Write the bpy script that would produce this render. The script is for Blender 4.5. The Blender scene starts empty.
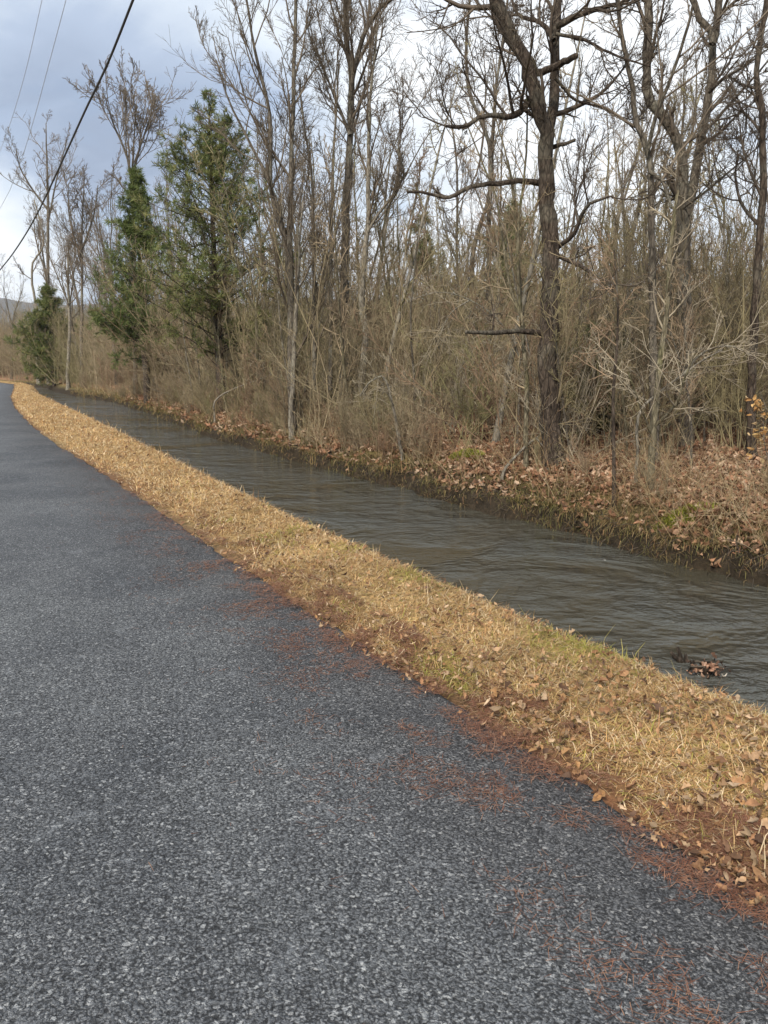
import bpy, math, random
import numpy as np
from mathutils import Vector

R = math.radians
rng = np.random.default_rng(7)
random.seed(7)
scene = bpy.context.scene
COL = scene.collection

# ------------------------------------------------------------------ camera
FPX, CAMH = 780.0, 1.5
PITCH = math.atan((512 - 366) / FPX)
cam_d = bpy.data.cameras.new("camera")
cam_d.sensor_fit = 'VERTICAL'
cam_d.sensor_height = 36.0
cam_d.lens = FPX / 1024 * 36.0
cam_d.clip_start = 0.05
cam_d.clip_end = 8000
cam = bpy.data.objects.new("camera", cam_d)
cam.location = (0, 0, CAMH)
cam.rotation_euler = (R(90) - PITCH, 0, 0)
COL.objects.link(cam)
scene.camera = cam

# ------------------------------------------------------------------ light
SUN_EL, SUN_AZ = R(42), R(205)          # azimuth clockwise from +Y: behind the camera, a little left
world = bpy.data.worlds.new("World")
scene.world = world
world.use_nodes = True
wn, wl = world.node_tree.nodes, world.node_tree.links
wn.clear()


def dir_of(u, v):
    a, b = (u - 384) / FPX, (512 - v) / FPX
    d = np.array([a, math.cos(PITCH) + b * math.sin(PITCH), -math.sin(PITCH) + b * math.cos(PITCH)])
    return d / np.linalg.norm(d)


def build_world():
    N = wn.new
    out = N('ShaderNodeOutputWorld')
    bg = N('ShaderNodeBackground')
    bg.inputs[1].default_value = 0.112
    sky = N('ShaderNodeTexSky')
    sky.sky_type = 'NISHITA'
    sky.sun_disc = False
    sky.sun_elevation = SUN_EL
    sky.sun_rotation = SUN_AZ
    tc = N('ShaderNodeTexCoord')
    sep = N('ShaderNodeSeparateXYZ')
    wl.new(tc.outputs['Generated'], sep.inputs[0])

    def m(op, a, b=None, c=None, clamp=False):
        n = N('ShaderNodeMath')
        n.operation = op
        n.use_clamp = clamp
        for i, x in enumerate((a, b, c)):
            if x is None:
                continue
            if isinstance(x, (int, float)):
                n.inputs[i].default_value = x
            else:
                wl.new(x, n.inputs[i])
        return n.outputs[0]
    # flat cloud layer seen in perspective
    zz = m('ADD', m('MAXIMUM', sep.outputs[2], 0.0), 0.22)
    comb = N('ShaderNodeCombineXYZ')
    wl.new(m('DIVIDE', sep.outputs[0], zz), comb.inputs[0])
    wl.new(m('DIVIDE', sep.outputs[1], zz), comb.inputs[1])
    comb.inputs[2].default_value = 3.3

    def noise(scale, detail, dist, rough=0.55):
        n = N('ShaderNodeTexNoise')
        n.inputs['Scale'].default_value = scale
        n.inputs['Detail'].default_value = detail
        n.inputs['Roughness'].default_value = rough
        n.inputs['Distortion'].default_value = dist
        wl.new(comb.outputs[0], n.inputs['Vector'])
        return n.outputs[0]
    n1 = noise(1.1, 7, 0.6)
    n2 = noise(3.0, 6, 0.4)

    def lobe(u, v, power):
        d = dir_of(u, v)
        n = N('ShaderNodeVectorMath')
        n.operation = 'DOT_PRODUCT'
        nn = N('ShaderNodeVectorMath')
        nn.operation = 'NORMALIZE'
        wl.new(tc.outputs['Generated'], nn.inputs[0])
        wl.new(nn.outputs[0], n.inputs[0])
        n.inputs[1].default_value = d
        return m('POWER', m('MAXIMUM', n.outputs['Value'], 0.0), power)
    # thick grey bank up-left, bright gaps ahead and low on the left
    lum = m('ADD', m('SUBTRACT', m('MULTIPLY', n1, 1.15), 0.22), m('MULTIPLY', n2, 0.40))
    lum = m('ADD', lum, m('MULTIPLY', lobe(590, 170, 18), 0.36))
    lum = m('ADD', lum, m('MULTIPLY', lobe(250, 60, 60), 0.10))
    lum = m('ADD', lum, m('MULTIPLY', lobe(-30, 235, 160), 0.62))
    lum = m('SUBTRACT', lum, m('MULTIPLY', lobe(85, 130, 70), 0.44))
    lum = m('SUBTRACT', lum, m('MULTIPLY', lobe(760, 230, 90), 0.16))
    ramp = N('ShaderNodeValToRGB')
    wl.new(lum, ramp.inputs[0])
    e = ramp.color_ramp.elements
    e[0].position, e[0].color = 0.15, (2.0, 2.45, 3.3, 1)
    e[1].position, e[1].color = 0.86, (6.2, 6.4, 6.6, 1)
    x = e.new(0.42); x.color = (2.8, 3.35, 4.3, 1)
    x = e.new(0.60); x.color = (4.4, 4.9, 5.5, 1)
    cov = N('ShaderNodeMapRange')
    wl.new(n2, cov.inputs[0])
    cov.inputs[1].default_value, cov.inputs[2].default_value = 0.25, 0.5
    cov.inputs[3].default_value, cov.inputs[4].default_value = 0.75, 1.0
    mix = N('ShaderNodeMix')
    mix.data_type = 'RGBA'
    wl.new(cov.outputs[0], mix.inputs['Factor'])
    wl.new(sky.outputs[0], mix.inputs['A'])
    wl.new(ramp.outputs[0], mix.inputs['B'])
    wl.new(mix.outputs['Result'], bg.inputs[0])
    wl.new(bg.outputs[0], out.inputs[0])


build_world()
sun_d = bpy.data.lights.new("sun", 'SUN')
sun_d.energy = 3.1
sun_d.angle = R(11)
sun_d.color = (1.0, 0.93, 0.82)
sun = bpy.data.objects.new("sun", sun_d)
sd = Vector((math.sin(SUN_AZ) * math.cos(SUN_EL), math.cos(SUN_AZ) * math.cos(SUN_EL), math.sin(SUN_EL)))
sun.rotation_euler = sd.to_track_quat('Z', 'Y').to_euler()
COL.objects.link(sun)
vs = scene.view_settings
vs.view_transform = 'Standard'
vs.look = 'None'
vs.exposure = 0.76
vs.gamma = 1.0
scene.cycles.max_bounces = 6
scene.cycles.diffuse_bounces = 3
scene.cycles.glossy_bounces = 3
scene.cycles.use_denoising = True

# ------------------------------------------------------------------ helpers


def at(u, v, Y):
    """point in the world at depth Y seen along the sight line (u, v) of the photograph"""
    d = dir_of(u, v)
    t = Y / d[1]
    return np.array([0, 0, CAMH]) + d * t


def tag(o, label=None, cat=None, group=None, kind=None):
    if label: o['label'] = label
    if cat: o['category'] = cat
    if group: o['group'] = group
    if kind: o['kind'] = kind
    return o


def quads(name, verts, faces, mat, parent=None, tint=None, smooth=True, link=True):
    """one mesh object from numpy vertices and quad faces"""
    verts = np.ascontiguousarray(verts, dtype=np.float32)
    faces = np.ascontiguousarray(faces, dtype=np.int32)
    me = bpy.data.meshes.new(name)
    n, k = faces.shape
    me.vertices.add(len(verts))
    me.vertices.foreach_set('co', verts.ravel())
    me.loops.add(n * k)
    me.loops.foreach_set('vertex_index', faces.ravel())
    me.polygons.add(n)
    me.polygons.foreach_set('loop_start', np.arange(0, n * k, k, dtype=np.int32))
    me.polygons.foreach_set('use_smooth', np.full(n, smooth))
    me.update(calc_edges=True)
    if tint is not None:
        a = me.color_attributes.new('tint', 'FLOAT_COLOR', 'POINT')
        t = np.ones((len(verts), 4), dtype=np.float32)
        t[:, :3] = tint
        a.data.foreach_set('color', t.ravel())
    me.materials.append(mat)
    o = bpy.data.objects.new(name, me)
    if link: COL.objects.link(o)
    if parent is not None: o.parent = parent
    return o


def empty(name, loc, label=None, cat=None, group=None, rz=0.0):
    o = bpy.data.objects.new(name, None)
    o.empty_display_size = 0.2
    o.location = [float(x) for x in loc]
    o.rotation_euler = (0, 0, rz)
    COL.objects.link(o)
    return tag(o, label, cat, group)


def norm(a):
    return a / np.maximum(np.linalg.norm(a, axis=-1, keepdims=True), 1e-9)


class Geo:
    """collects quads"""
    def __init__(self):
        self.v, self.f, self.t, self.n = [], [], [], 0

    def add(self, v, f, t=None):
        self.v.append(v); self.f.append(f + self.n)
        self.t.append(np.broadcast_to(np.array((1, 1, 1.)) if t is None else t, v.shape))
        self.n += len(v)

    def tubes(self, pts, rad, sides=3, t=None):
        """pts (N,K,3), rad (N,K): N bent tubes"""
        N, K, _ = pts.shape
        if N == 0: return
        tan = np.empty_like(pts)
        tan[:, 1:-1] = pts[:, 2:] - pts[:, :-2]
        tan[:, 0] = pts[:, 1] - pts[:, 0]
        tan[:, -1] = pts[:, -1] - pts[:, -2]
        tan = norm(tan)
        avg = norm(pts[:, -1] - pts[:, 0])
        ref = np.where(np.abs(avg[:, 2:3]) < 0.75, np.array([[0, 0, 1.]]), np.array([[1., 0.13, 0]]))
        a = norm(np.cross(tan, ref[:, None, :]))
        b = np.cross(tan, a)
        ang = np.linspace(0, 2 * np.pi, sides, endpoint=False)
        ring = (np.cos(ang)[None, None, :, None] * a[:, :, None, :] + np.sin(ang)[None, None, :, None] * b[:, :, None, :])
        v = pts[:, :, None, :] + ring * rad[:, :, None, None]
        idx = np.arange(N * K * sides).reshape(N, K, sides)
        i0, i1 = idx[:, :-1], idx[:, 1:]
        f = np.stack([i0, np.roll(i0, -1, 2), np.roll(i1, -1, 2), i1], -1).reshape(-1, 4)
        if t is not None:
            t = np.broadcast_to(t[:, None, None, :], v.shape).reshape(-1, 3)
        self.add(v.reshape(-1, 3), f, t)

    def build(self, name, mat, parent=None, tint=False, smooth=True, link=True, offset=None):
        v = np.concatenate(self.v)
        if offset is not None: v = v - np.asarray(offset)
        return quads(name, v, np.concatenate(self.f), mat, parent, np.concatenate(self.t) if tint else None, smooth, link)


def vnoise(x, y, seed=0):
    """smooth value noise on a lattice, 0..1"""
    xi, yi = np.floor(x).astype(np.int64), np.floor(y).astype(np.int64)
    fx, fy = x - xi, y - yi
    fx, fy = fx * fx * (3 - 2 * fx), fy * fy * (3 - 2 * fy)

    def h(a, b):
        n = (a * 374761393 + b * 668265263 + seed * 1442695041) & 0x7fffffff
        n = ((n ^ (n >> 13)) * 1274126177) & 0x7fffffff
        return ((n ^ (n >> 16)) & 0xffff) / 65535.0
    return (h(xi, yi) * (1 - fx) + h(xi + 1, yi) * fx) * (1 - fy) + (h(xi, yi + 1) * (1 - fx) + h(xi + 1, yi + 1) * fx) * fy


def fbm(x, y, seed=0, o=3):
    return sum(vnoise(x * 2 ** i, y * 2 ** i, seed + i) / 2 ** i for i in range(o)) / (2 - 2 ** (1 - o))


def near_q(n, q0, q1, g, power=1.35):
    """positions along the stream, denser near the camera"""
    u = g.random(n)
    a = 1 - power
    s = 1.6
    return ((q0 + s) ** a + u * ((q1 + s) ** a - (q0 + s) ** a)) ** (1 / a) - s


# ------------------------------------------------------------------ lie of the land: q runs along the path, p to its right
YAW = R(-31.12)
FW, RT = np.array([math.sin(YAW), math.cos(YAW)]), np.array([math.cos(YAW), -math.sin(YAW)])
WATER = -0.6


def xy(p, q):
    return np.stack([p * RT[0] + q * FW[0], p * RT[1] + q * FW[1]], -1)


def pq(x, y):
    return x * RT[0] + y * RT[1], x * FW[0] + y * FW[1]


QE = [-60, 0, 5, 10.5, 15.7, 22, 31.4, 42.7, 60, 73, 82, 92, 105, 160]
PE = [1.9, 1.97, 2.04, 2.26, 2.38, 2.65, 3.28, 4.3, 6.3, 7.7, 7.4, 3.5, -6, -60]
QC = [-60, 0, 3.7, 6.8, 10.7, 18, 26.3, 38, 54.6, 66, 78, 88, 98, 112, 170]
PC = [3.05, 3.05, 3.03, 3.14, 3.42, 3.99, 4.62, 5.43, 6.66, 8.2, 8.9, 8.4, 5, -5, -58]
QW = [-60, 4.2, 5.1, 6.4, 8, 11.3, 15.3, 23.6, 38, 48.5, 60, 70, 82, 92, 104, 118, 175]
PW = [6.7, 6.78, 6.72, 6.85, 6.95, 7.12, 7.13, 7.65, 9.4, 10.3, 9.9, 10.4, 11.4, 10.6, 7, -3, -56]


def edge_p(q): return np.interp(q, QE, PE)
def crest_p(q): return np.interp(q, QC, PC)
def far_p(q): return np.interp(q, QW, PW) + 0.22 * (vnoise(q * 0.55, q * 0 + 2, 5) - 0.5) + 0.16 * (vnoise(q * 1.9, q * 0, 6) - 0.5)


def sstep(x, a, b):
    t = np.clip((x - a) / (b - a), 0, 1)
    return t * t * (3 - 2 * t)


def ground_z(p, q):
    p, q = np.asarray(p, float), np.asarray(q, float)
    e, c, w2 = edge_p(q), crest_p(q), far_p(q)
    z = -0.035 + 0.06 * sstep(p, e - 0.05, e + 0.35) + 0.03 * fbm(p * 3, q * 3, 3) * (p > e)
    slope = 0.62
    z = z - 0.98 * sstep(p, c - 0.12, c + slope + 0.25)
    bank = 0.80 + 0.16 * (fbm(q * 0.4, p * 0.2, 21) - 0.5)
    jag = 0.22 * (fbm(p * 2.6, q * 2.6, 31) - 0.5)
    z = z + bank * (0.72 * sstep(p + jag, w2 + 0.0, w2 + 0.16) + 0.28 * sstep(p + jag, w2 + 0.12, w2 + 0.75))
    z = z + 0.22 * sstep(p, w2 + 0.35, w2 + 2.2) * (0.6 + 0.8 * fbm(p * 0.7, q * 0.7, 41))
    z = z + sstep(p, w2 + 1.2, w2 + 4) * 0.25 * (fbm(p * 0.4, q * 0.4, 51) - 0.5)
    z = z + np.clip(p - w2 - 4, 0, 120) * 0.035
    return z


def gz_xy(x, y):
    p, q = pq(np.asarray(x, float), np.asarray(y, float))
    return ground_z(p, q)


# ------------------------------------------------------------------ materials
def new_mat(name):
    m = bpy.data.materials.new(name)
    m.use_nodes = True
    nt = m.node_tree
    b = nt.nodes['Principled BSDF']
    return m, nt, b, nt.links


def tex_noise(nt, vec, scale, detail=4, rough=0.55, dist=0.0):
    n = nt.nodes.new('ShaderNodeTexNoise')
    n.inputs['Scale'].default_value = scale
    n.inputs['Detail'].default_value = detail
    n.inputs['Roughness'].default_value = rough
    n.inputs['Distortion'].default_value = dist
    if vec is not None: nt.links.new(vec, n.inputs['Vector'])
    return n


def ramp(nt, fac, stops):
    r = nt.nodes.new('ShaderNodeValToRGB')
    nt.links.new(fac, r.inputs[0])
    e = r.color_ramp.elements
    while len(e) > 2: e.remove(e[-1])
    e[0].position, e[0].color = stops[0][0], (*stops[0][1], 1)
    e[1].position, e[1].color = stops[-1][0], (*stops[-1][1], 1)
    for p_, c_ in stops[1:-1]:
        x = e.new(p_); x.color = (*c_, 1)
    return r


def mixc(nt, fac, a, b, mode='MIX'):
    n = nt.nodes.new('ShaderNodeMix')
    n.data_type = 'RGBA'
    n.blend_type = mode
    for s, x in (('Factor', fac), ('A', a), ('B', b)):
        if isinstance(x, (int, float)): n.inputs[s].default_value = x
        elif isinstance(x, tuple): n.inputs[s].default_value = (*x, 1)
        else: nt.links.new(x, n.inputs[s])
    return n.outputs['Result']


def bump(nt, b, h, strength, dist):
    n = nt.nodes.new('ShaderNodeBump')
    n.inputs['Strength'].default_value = strength
    n.inputs['Distance'].default_value = dist
    nt.links.new(h, n.inputs['Height'])
    nt.links.new(n.outputs[0], b.inputs['Normal'])
    return n


def obj_coord(nt, scale=None):
    tc = nt.nodes.new('ShaderNodeTexCoord')
    if scale is None: return tc.outputs['Object']
    mp = nt.nodes.new('ShaderNodeMapping')
    mp.inputs['Scale'].default_value = scale
    nt.links.new(tc.outputs['Object'], mp.inputs[0])
    return mp.outputs[0]


def mat_bark(name, dark, mid, light, lichen, amount):
    m, nt, b, L = new_mat(name)
    v = obj_coord(nt, (9, 9, 1.6))
    n1 = tex_noise(nt, v, 3.2, 7, 0.7, 0.8)
    r = ramp(nt, n1.outputs[0], [(0.30, dark), (0.5, mid), (0.70, light)])
    # bark plates parted by dark fissures
    vd = mixc(nt, 0.22, obj_coord(nt, (21, 21, 6.5)), n1.outputs['Color'])
    vo = nt.nodes.new('ShaderNodeTexVoronoi'); vo.feature = 'DISTANCE_TO_EDGE'
    vo.inputs['Scale'].default_value = 1.0
    L.new(vd, vo.inputs['Vector'])
    fis = ramp(nt, vo.outputs['Distance'], [(0.02, (0.5,) * 3), (0.14, (1.06,) * 3)])
    n2 = tex_noise(nt, obj_coord(nt), 1.3, 5, 0.6)
    f = ramp(nt, n2.outputs[0], [(0.52, (0, 0, 0)), (0.66, (amount,) * 3)])
    L.new(mixc(nt, 1.0, mixc(nt, f.outputs[0], r.outputs[0], lichen), fis.outputs[0], 'MULTIPLY'), b.inputs['Base Color'])
    b.inputs['Roughness'].default_value = 0.9
    b.inputs['Specular IOR Level'].default_value = 0.2
    bump(nt, b, n1.outputs[0], 1.0, 0.05)
    return m


def mat_twig(name, cols):
    m, nt, b, L = new_mat(name)
    oi = nt.nodes.new('ShaderNodeObjectInfo')
    r = ramp(nt, oi.outputs['Random'], [(i / (len(cols) - 1), c) for i, c in enumerate(cols)])
    n = tex_noise(nt, obj_coord(nt), 2.0, 3)
    g = ramp(nt, n.outputs[0], [(0.3, (0.62, 0.6, 0.58)), (0.7, (1.3, 1.28, 1.22))])
    L.new(mixc(nt, 1.0, r.outputs[0], g.outputs[0], 'MULTIPLY'), b.inputs['Base Color'])
    b.inputs['Roughness'].default_value = 0.85
    b.inputs['Specular IOR Level'].default_value = 0.25
    return m


def mat_tint(name, rough=0.8, spec=0.25, trans=0.0, var=0.25, scale=40):
    """colour comes from the mesh's own tint attribute, varied by fine noise"""
    m, nt, b, L = new_mat(name)
    a = nt.nodes.new('ShaderNodeAttribute')
    a.attribute_name = 'tint'
    n = tex_noise(nt, obj_coord(nt), scale, 3)
    g = ramp(nt, n.outputs[0], [(0.3, (1 - var,) * 3), (0.7, (1 + var,) * 3)])
    c = mixc(nt, 1.0, a.outputs['Color'], g.outputs[0], 'MULTIPLY')
    L.new(c, b.inputs['Base Color'])
    b.inputs['Roughness'].default_value = rough
    b.inputs['Specular IOR Level'].default_value = spec
    if trans:
        tr = nt.nodes.new('ShaderNodeBsdfTranslucent')
        L.new(c, tr.inputs[0])
        ms = nt.nodes.new('ShaderNodeMixShader')
        ms.inputs[0].default_value = trans
        L.new(b.outputs[0], ms.inputs[1]); L.new(tr.outputs[0], ms.inputs[2])
        L.new(ms.outputs[0], nt.nodes['Material Output'].inputs[0])
    return m


M = {}
M['bark_dark'] = mat_bark('dark_bark', (0.022, 0.016, 0.012), (0.075, 0.056, 0.042), (0.18, 0.14, 0.108), (0.25, 0.235, 0.18), 0.45)
M['bark_grey'] = mat_bark('grey_bark', (0.07, 0.058, 0.045), (0.145, 0.122, 0.095), (0.25, 0.215, 0.17), (0.29, 0.285, 0.22), 0.5)
M['bark_pale'] = mat_bark('pale_bark', (0.13, 0.108, 0.08), (0.24, 0.21, 0.165), (0.37, 0.335, 0.275), (0.3, 0.3, 0.22), 0.5)
M['bark_moss'] = mat_bark('mossy_bark', (0.10, 0.085, 0.05), (0.2, 0.17, 0.11), (0.32, 0.28, 0.2), (0.17, 0.18, 0.06), 0.7)
M['twig'] = mat_twig('bare_twigs', [(0.11, 0.088, 0.068), (0.16, 0.13, 0.1), (0.13, 0.105, 0.078)])
M['twig_dark'] = mat_twig('dark_twigs', [(0.07, 0.056, 0.045), (0.10, 0.08, 0.063)])
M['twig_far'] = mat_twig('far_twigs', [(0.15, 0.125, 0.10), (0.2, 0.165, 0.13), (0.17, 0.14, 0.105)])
M['brush'] = mat_twig('brushwood_twigs', [(0.26, 0.21, 0.13), (0.36, 0.295, 0.20), (0.2, 0.185, 0.09), (0.32, 0.25, 0.17), (0.25, 0.17, 0.112), (0.13, 0.11, 0.075), (0.29, 0.24, 0.145), (0.22, 0.2, 0.105)])
M['brush_pale'] = mat_twig('pale_brush_twigs', [(0.33, 0.28, 0.21), (0.27, 0.235, 0.175)])
M['needle'] = mat_tint('evergreen_needles', 0.6, 0.3, 0.25, 0.3, 6)
M['grass'] = mat_tint('dry_grass_blades', 0.7, 0.25, 0.3, 0.15, 30)
M['leaf'] = mat_tint('dead_leaves', 0.75, 0.25, 0.2, 0.3, 35)
M['litter'] = mat_tint('pine_needle_litter', 0.8, 0.2)
M['weed'] = mat_tint('bank_weeds', 0.8, 0.2, 0.2)


def mat_ground():
    m, nt, b, L = new_mat('soil_and_leaf_litter')
    a = nt.nodes.new('ShaderNodeAttribute')
    a.attribute_name = 'tint'
    co = obj_coord(nt)
    n1 = tex_noise(nt, co, 22, 6, 0.7)
    n2 = tex_noise(nt, co, 2.2, 4, 0.6)
    vo = nt.nodes.new('ShaderNodeTexVoronoi')
    vo.inputs['Scale'].default_value = 17
    L.new(co, vo.inputs['Vector'])
    g = ramp(nt, n1.outputs[0], [(0.25, (0.45,) * 3), (0.5, (0.95,) * 3), (0.75, (1.6, 1.5, 1.4))])
    c = mixc(nt, 1.0, a.outputs['Color'], g.outputs[0], 'MULTIPLY')
    sepn = nt.nodes.new('ShaderNodeSeparateColor')
    L.new(vo.outputs['Color'], sepn.inputs[0])
    g2 = ramp(nt, sepn.outputs[0], [(0.0, (0.6, 0.58, 0.55)), (1.0, (1.4, 1.35, 1.3))])
    c = mixc(nt, 0.7, c, mixc(nt, 1.0, c, g2.outputs[0], 'MULTIPLY'))
    g3 = ramp(nt, n2.outputs[0], [(0.3, (0.75,) * 3), (0.7, (1.2,) * 3)])
    c = mixc(nt, 1.0, c, g3.outputs[0], 'MULTIPLY')
    L.new(c, b.inputs['Base Color'])
    b.inputs['Roughness'].default_value = 0.95
    b.inputs['Specular IOR Level'].default_value = 0.15
    bump(nt, b, n1.outputs[0], 0.8, 0.04)
    return m


def mat_asphalt():
    m, nt, b, L = new_mat('worn_asphalt')
    co = obj_coord(nt)
    nd = tex_noise(nt, co, 45, 4, 0.7)
    cd = mixc(nt, 0.028, co, nd.outputs['Color'])
    v1 = nt.nodes.new('ShaderNodeTexVoronoi'); v1.inputs['Scale'].default_value = 112
    v2 = nt.nodes.new('ShaderNodeTexVoronoi'); v2.inputs['Scale'].default_value = 185
    for v in (v1, v2):
        L.new(cd, v.inputs['Vector'])
        v.inputs['Randomness'].default_value = 1.0
    s1 = nt.nodes.new('ShaderNodeSeparateColor'); L.new(v1.outputs['Color'], s1.inputs[0])
    s2 = nt.nodes.new('ShaderNodeSeparateColor'); L.new(v2.outputs['Color'], s2.inputs[0])
    c1 = ramp(nt, s1.outputs[0], [(0.0, (0.035, 0.037, 0.039)), (0.4, (0.105, 0.109, 0.114)), (0.8, (0.17, 0.175, 0.18)), (0.95, (0.27, 0.273, 0.27)), (1.0, (0.46, 0.45, 0.43))])
    c2 = ramp(nt, s2.outputs[0], [(0.0, (0.04, 0.041, 0.043)), (0.6, (0.12, 0.124, 0.129)), (1.0, (0.25, 0.25, 0.247))])
    c = mixc(nt, 0.58, c1.outputs[0], c2.outputs[0])
    # bitumen between the stones, its colour deepened to stand for crevice shade
    gap = ramp(nt, v1.outputs['Distance'], [(0.40, (1, 1, 1)), (0.68, (0.25, 0.25, 0.25))])
    c = mixc(nt, 1.0, c, gap.outputs[0], 'MULTIPLY')
    big = tex_noise(nt, co, 0.75, 6, 0.62, 0.6)
    gb = ramp(nt, big.outputs[0], [(0.32, (0.60, 0.62, 0.66)), (0.5, (0.98, 0.98, 0.99)), (0.68, (1.3, 1.3, 1.28))])
    c = mixc(nt, 1.0, c, gb.outputs[0], 'MULTIPLY')
    # open pits, and the odd bright chip
    pit = tex_noise(nt, co, 105, 3, 0.6)
    fp = ramp(nt, pit.outputs[0], [(0.33, (0.22,) * 3), (0.43, (1, 1, 1))])
    c = mixc(nt, 1.0, c, fp.outputs[0], 'MULTIPLY')
    v3 = nt.nodes.new('ShaderNodeTexVoronoi'); v3.inputs['Scale'].default_value = 120
    L.new(cd, v3.inputs['Vector'])
    s3 = nt.nodes.new('ShaderNodeSeparateColor'); L.new(v3.outputs['Color'], s3.inputs[0])
    f3 = ramp(nt, s3.outputs[2], [(0.94, (0, 0, 0)), (0.96, (0.6,) * 3)])
    c = mixc(nt, f3.outputs[0], c, (0.40, 0.40, 0.39))
    # pale worn smears
    sm = tex_noise(nt, co, 5.5, 6, 0.75, 0.8)
    fs = ramp(nt, sm.outputs[0], [(0.58, (0, 0, 0)), (0.72, (0.5,) * 3)])
    c = mixc(nt, fs.outputs[0], c, (0.24, 0.25, 0.26))
    c = mixc(nt, 1.0, c, (1.20, 1.22, 1.25), 'MULTIPLY')
    at_ = nt.nodes.new('ShaderNodeAttribute'); at_.attribute_name = 'tint'
    c = mixc(nt, 1.0, c, at_.outputs['Color'], 'MULTIPLY')
    L.new(c, b.inputs['Base Color'])
    b.inputs['Roughness'].default_value = 0.62
    b.inputs['Specular IOR Level'].default_value = 0.4
    inv = nt.nodes.new('ShaderNodeMath'); inv.operation = 'MULTIPLY_ADD'
    L.new(v1.outputs['Distance'], inv.inputs[0]); inv.inputs[1].default_value = -1.0
    ad = nt.nodes.new('ShaderNodeMath'); ad.operation = 'MULTIPLY_ADD'
    L.new(s1.outputs[1], ad.inputs[0]); ad.inputs[1].default_value = 0.8; L.new(pit.outputs[0], ad.inputs[2])
    L.new(ad.outputs[0], inv.inputs[2])
    bump(nt, b, inv.outputs[0], 1.0, 0.009)
    return m


def mat_water():
    m, nt, b, L = new_mat('murky_stream_water')
    tc = nt.nodes.new('ShaderNodeTexCoord')
    mp = nt.nodes.new('ShaderNodeMapping')
    mp.inputs['Rotation'].default_value = (0, 0, YAW * 1.0)
    L.new(tc.outputs['Object'], mp.inputs[0])
    mp2 = nt.nodes.new('ShaderNodeMapping')
    mp2.inputs['Rotation'].default_value = (0, 0, 0)
    mp2.inputs['Scale'].default_value = (0.8, 1.0, 1.0)
    L.new(tc.outputs['Object'], mp2.inputs[0])
    a = tex_noise(nt, mp2.outputs[0], 3.4, 2, 0.45, 0.4)
    c = tex_noise(nt, mp2.outputs[0], 15.0, 3, 0.55, 0.5)
    d = tex_noise(nt, mp2.outputs[0], 0.62, 4, 0.6, 0.7)
    act = ramp(nt, d.outputs[0], [(0.40, (0.14,) * 3), (0.62, (1, 1, 1))])
    s = nt.nodes.new('ShaderNodeMath'); s.operation = 'MULTIPLY_ADD'
    L.new(c.outputs[0], s.inputs[0]); s.inputs[1].default_value = 0.42
    L.new(a.outputs[0], s.inputs[2])
    fi = tex_noise(nt, mp2.outputs[0], 42.0, 2, 0.5, 0.3)
    s1 = nt.nodes.new('ShaderNodeMath'); s1.operation = 'MULTIPLY_ADD'
    L.new(fi.outputs[0], s1.inputs[0]); s1.inputs[1].default_value = 0.10
    L.new(s.outputs[0], s1.inputs[2])
    s2 = nt.nodes.new('ShaderNodeMath'); s2.operation = 'MULTIPLY'
    L.new(s1.outputs[0], s2.inputs[0]); L.new(act.outputs[0], s2.inputs[1])
    col = ramp(nt, d.outputs[0], [(0.3, (0.050, 0.044, 0.029)), (0.7, (0.062, 0.064, 0.056))])
    L.new(col.outputs[0], b.inputs['Base Color'])
    b.inputs['Roughness'].default_value = 0.03
    b.inputs['IOR'].default_value = 1.6
    bump(nt, b, s2.outputs[0], 1.0, 0.14)
    return m


M['ground'] = mat_ground()
M['asphalt'] = mat_asphalt()
M['water'] = mat_water()

# ------------------------------------------------------------------ ground, path, water, hills


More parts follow.
